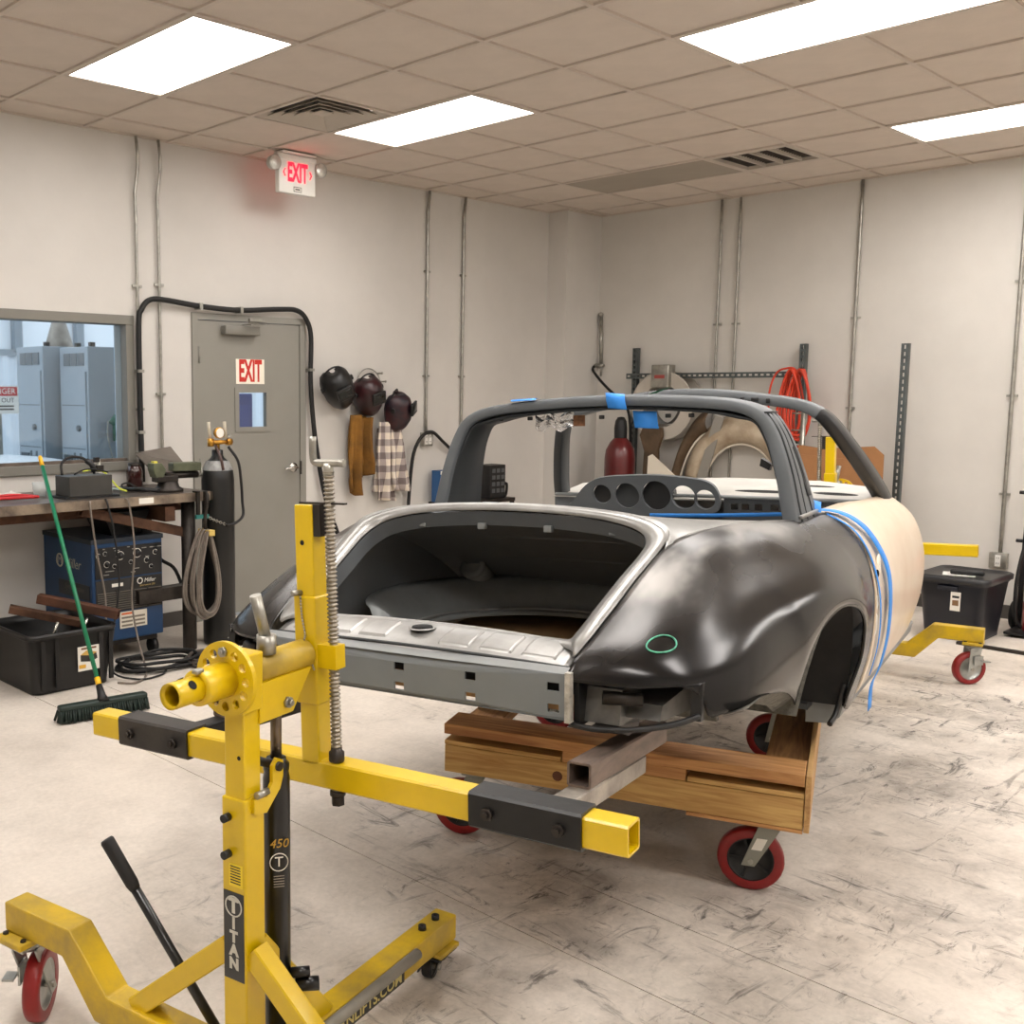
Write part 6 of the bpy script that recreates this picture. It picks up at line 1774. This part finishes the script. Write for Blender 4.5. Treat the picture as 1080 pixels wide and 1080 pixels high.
# orange hose hanging
t = thing('orange_hose', 'bundle of orange red air hose hung on the upright channel', 'hose', (5.68, -.74, 1.78))
M_or = mat('hose_orange', (206, 62, 34), .45, nz=(12, .15))
random.seed(5)
for k in range(7):
    w_ = .10 + .012 * k; L_ = .52 + .05 * random.random()
    off = .10 if k % 2 else -.03
    pts = [(-.02 - .012 * k + .01 * sin(j), off * .6 + w_ * .6 * sin(2 * pi * j / 12) * (.5 + .5 * (1 - cos(2 * pi * j / 12)) / 2 + .2), .02 - L_ * (1 - cos(2 * pi * j / 12)) / 2) for j in range(12)]
    MB().tube(catmull(pts, 4, True), .0105, 7, closed=True).build('turn', M_or, t)
pts = catmull([(-.05, .22, -.55), (-.06, .24, -.2), (-.05, .20, -.02), (-.05, .12, .03), (-.05, .02, .0), (-.06, -.06, -.3), (-.06, -.05, -.55), (-.04, .02, -.62), (-.05, .06, -.75), (-.05, .05, -.95)], 6)
MB().tube(pts, .0085, 7).build('tail', M_or, t)
# cardboard
t = thing('cardboard_sheet', 'brown cardboard sheets leaning behind the yellow mast', 'cardboard', (5.30, -1.22, 0))
M_card = mat('cardboard', (158, 112, 72), .85, nz=(3, .12))
MB().prism([(.32, 0), (-.34, 0), (-.33, 1.17), (-.26, 1.23), (.12, 1.20), (.30, 1.22)], 'x', -.004, .004).build('sheet', M_card, t)
MB().prism([(.30, 0), (-.26, 0), (-.24, 1.12), (.28, 1.15)], 'x', -.03, -.022).build('sheet', M_card, t)
# steel rail on the near side of the far stand
t = thing('steel_post', 'thin dark steel rod standing behind the yellow mast', 'rod', (5.35, -.92, 0))
MB().cyl((0, 0, 0), (0, 0, 1.52), .02, 10).build('rod', M_galv, t)
for z in (1.22, 1.33, 1.46):
    MB().cyl((0, .0, z), (0, .09, z), .006, 8).build('peg', M_galv, t)

# ------------------------------------------------------------------ dark blue tote, floor bar, red cylinder cart at the right edge
tt = thing('storage_tote', 'dark navy storage tote with lid on the floor by the back wall', 'tote', (5.03, -2.22, 0))
M_tote = mat('tote_navy', (17, 20, 32), .4, nz=(3, .15))
tub(tt, .50, .42, .40, M_tote, .04)
R_ = []
def rl(l, w_, z, r=.06):
    pts = []
    for sx, sy, a0 in ((1, 1, 0), (-1, 1, 90), (-1, -1, 180), (1, -1, 270)):
        for k in range(5):
            a = rad(a0 + 90 * k / 4)
            pts.append((sx * (l / 2 - r) + r * cos(a), sy * (w_ / 2 - r) + r * sin(a), z))
    return pts
rows = [rl(.535, .455, .385), rl(.54, .46, .415), rl(.52, .44, .425), rl(.50, .42, .425), rl(.47, .39, .412), rl(.2, .15, .412, .04)]
o = MB().grid(rows, True); n = len(rows[0]); o.f.append(tuple(n * 5 + k for k in range(n))); o.sm.append(False); o.mi.append(0)
o.build('lid', mat('tote_lid', (32, 32, 34), .4), tt)
lbl = MB().bb(-.2405, -.2385, -.06, .0, .20, .325).build('label', M_label, tt)
MB().prism([(-.05, .235), (-.012, .235), (-.012, .27), (-.048, .272)], 'x', -.2415, -.2405).build('label_picture', mat('label_tan', (124, 92, 62), .6), lbl)
MB().bb(-.2412, -.2405, -.052, -.01, .285, .30).build('label_print', M_ink, lbl)
MB().rbox((-.245, .02, .345), (.02, .12, .03), .006).build('handle', M_tote, tt)
t = thing('paper_sheet', 'white printed sheet lying on the navy tote lid', 'paper', (4.98, -2.20, .4135))
MB().box((0, 0, .002), (.16, .19, .002), Matrix.Rotation(.3, 3, 'Z')).build('sheet', M_white, t)
t = thing('hand_tool', 'black hand tool lying on the sheet on the tote', 'tool', (4.98, -2.25, .4165))
MB().rbox((0, 0, .018), (.05, .20, .032), .01, Matrix.Rotation(.25, 3, 'Z')).build('body', M_black, t)
t = tag(MB().bb(-.02, .02, -.55, .12, 0, .018).build('floor_bar', M_darksteel, None, (4.72, -2.42, 0.0), (0, 0, .0)), 'flat dark steel bar lying on the floor in front of the tote', 'steel bar')
ct = thing('cylinder_cart', 'black hand cart holding a red cylinder at the right edge', 'cart', (5.50, -2.60, 0))
for dy in (-.16, .16):
    MB().tube(catmull([(-.05, dy, .03), (-.04, dy, .4), (.0, dy, .9), (.06, dy, 1.0)], 4), .018, 10).build('rail', M_black, ct)
for z in (.25, .55, .85):
    MB().bb(-.05, -.02, -.16, .16, z - .015, z + .015).build('cross_member', M_black, ct)
MB().bb(-.32, -.03, -.17, .17, .02, .035).build('toe_plate', M_black, ct)
for dy in (-.20, .20):
    MB().lathe([(0, -.02), (.09, -.02), (.10, -.012), (.10, .012), (.09, .02), (0, .02)], 24, (.02, dy, .10), 'y').build('wheel', M_rubber, ct)
for z in (.62, .95):
    MB().cyl((-.05, .17, z), (-.05, .21, z), .012, 8).build('knob', M_black, ct)
t = thing('red_cylinder', 'red pressure cylinder standing on the black cart', 'cylinder', (5.34, -2.60, .036))
MB().lathe([(0, 0), (.10, 0), (.108, .015), (.108, .45), (.09, .52), (.05, .56), (.03, .57), (.03, .60), (0, .60)], 28).build('body', mat('bottle_red', (170, 28, 30), .3, coat=.4), t)
MB().lathe([(.1085, .2), (.1085, .36)], 28, (0, 0, 0)).build('label_band', M_label, t)
MB().bb(-.03, .03, -.02, .02, .60, .66).build('valve', M_black, t)
MB().tube(catmull([(0, .02, .63), (-.05, .10, .6), (-.10, .13, .35), (-.08, .13, .1), (-.05, .10, .02)], 6), .012, 8).build('hose', M_rubber, t)
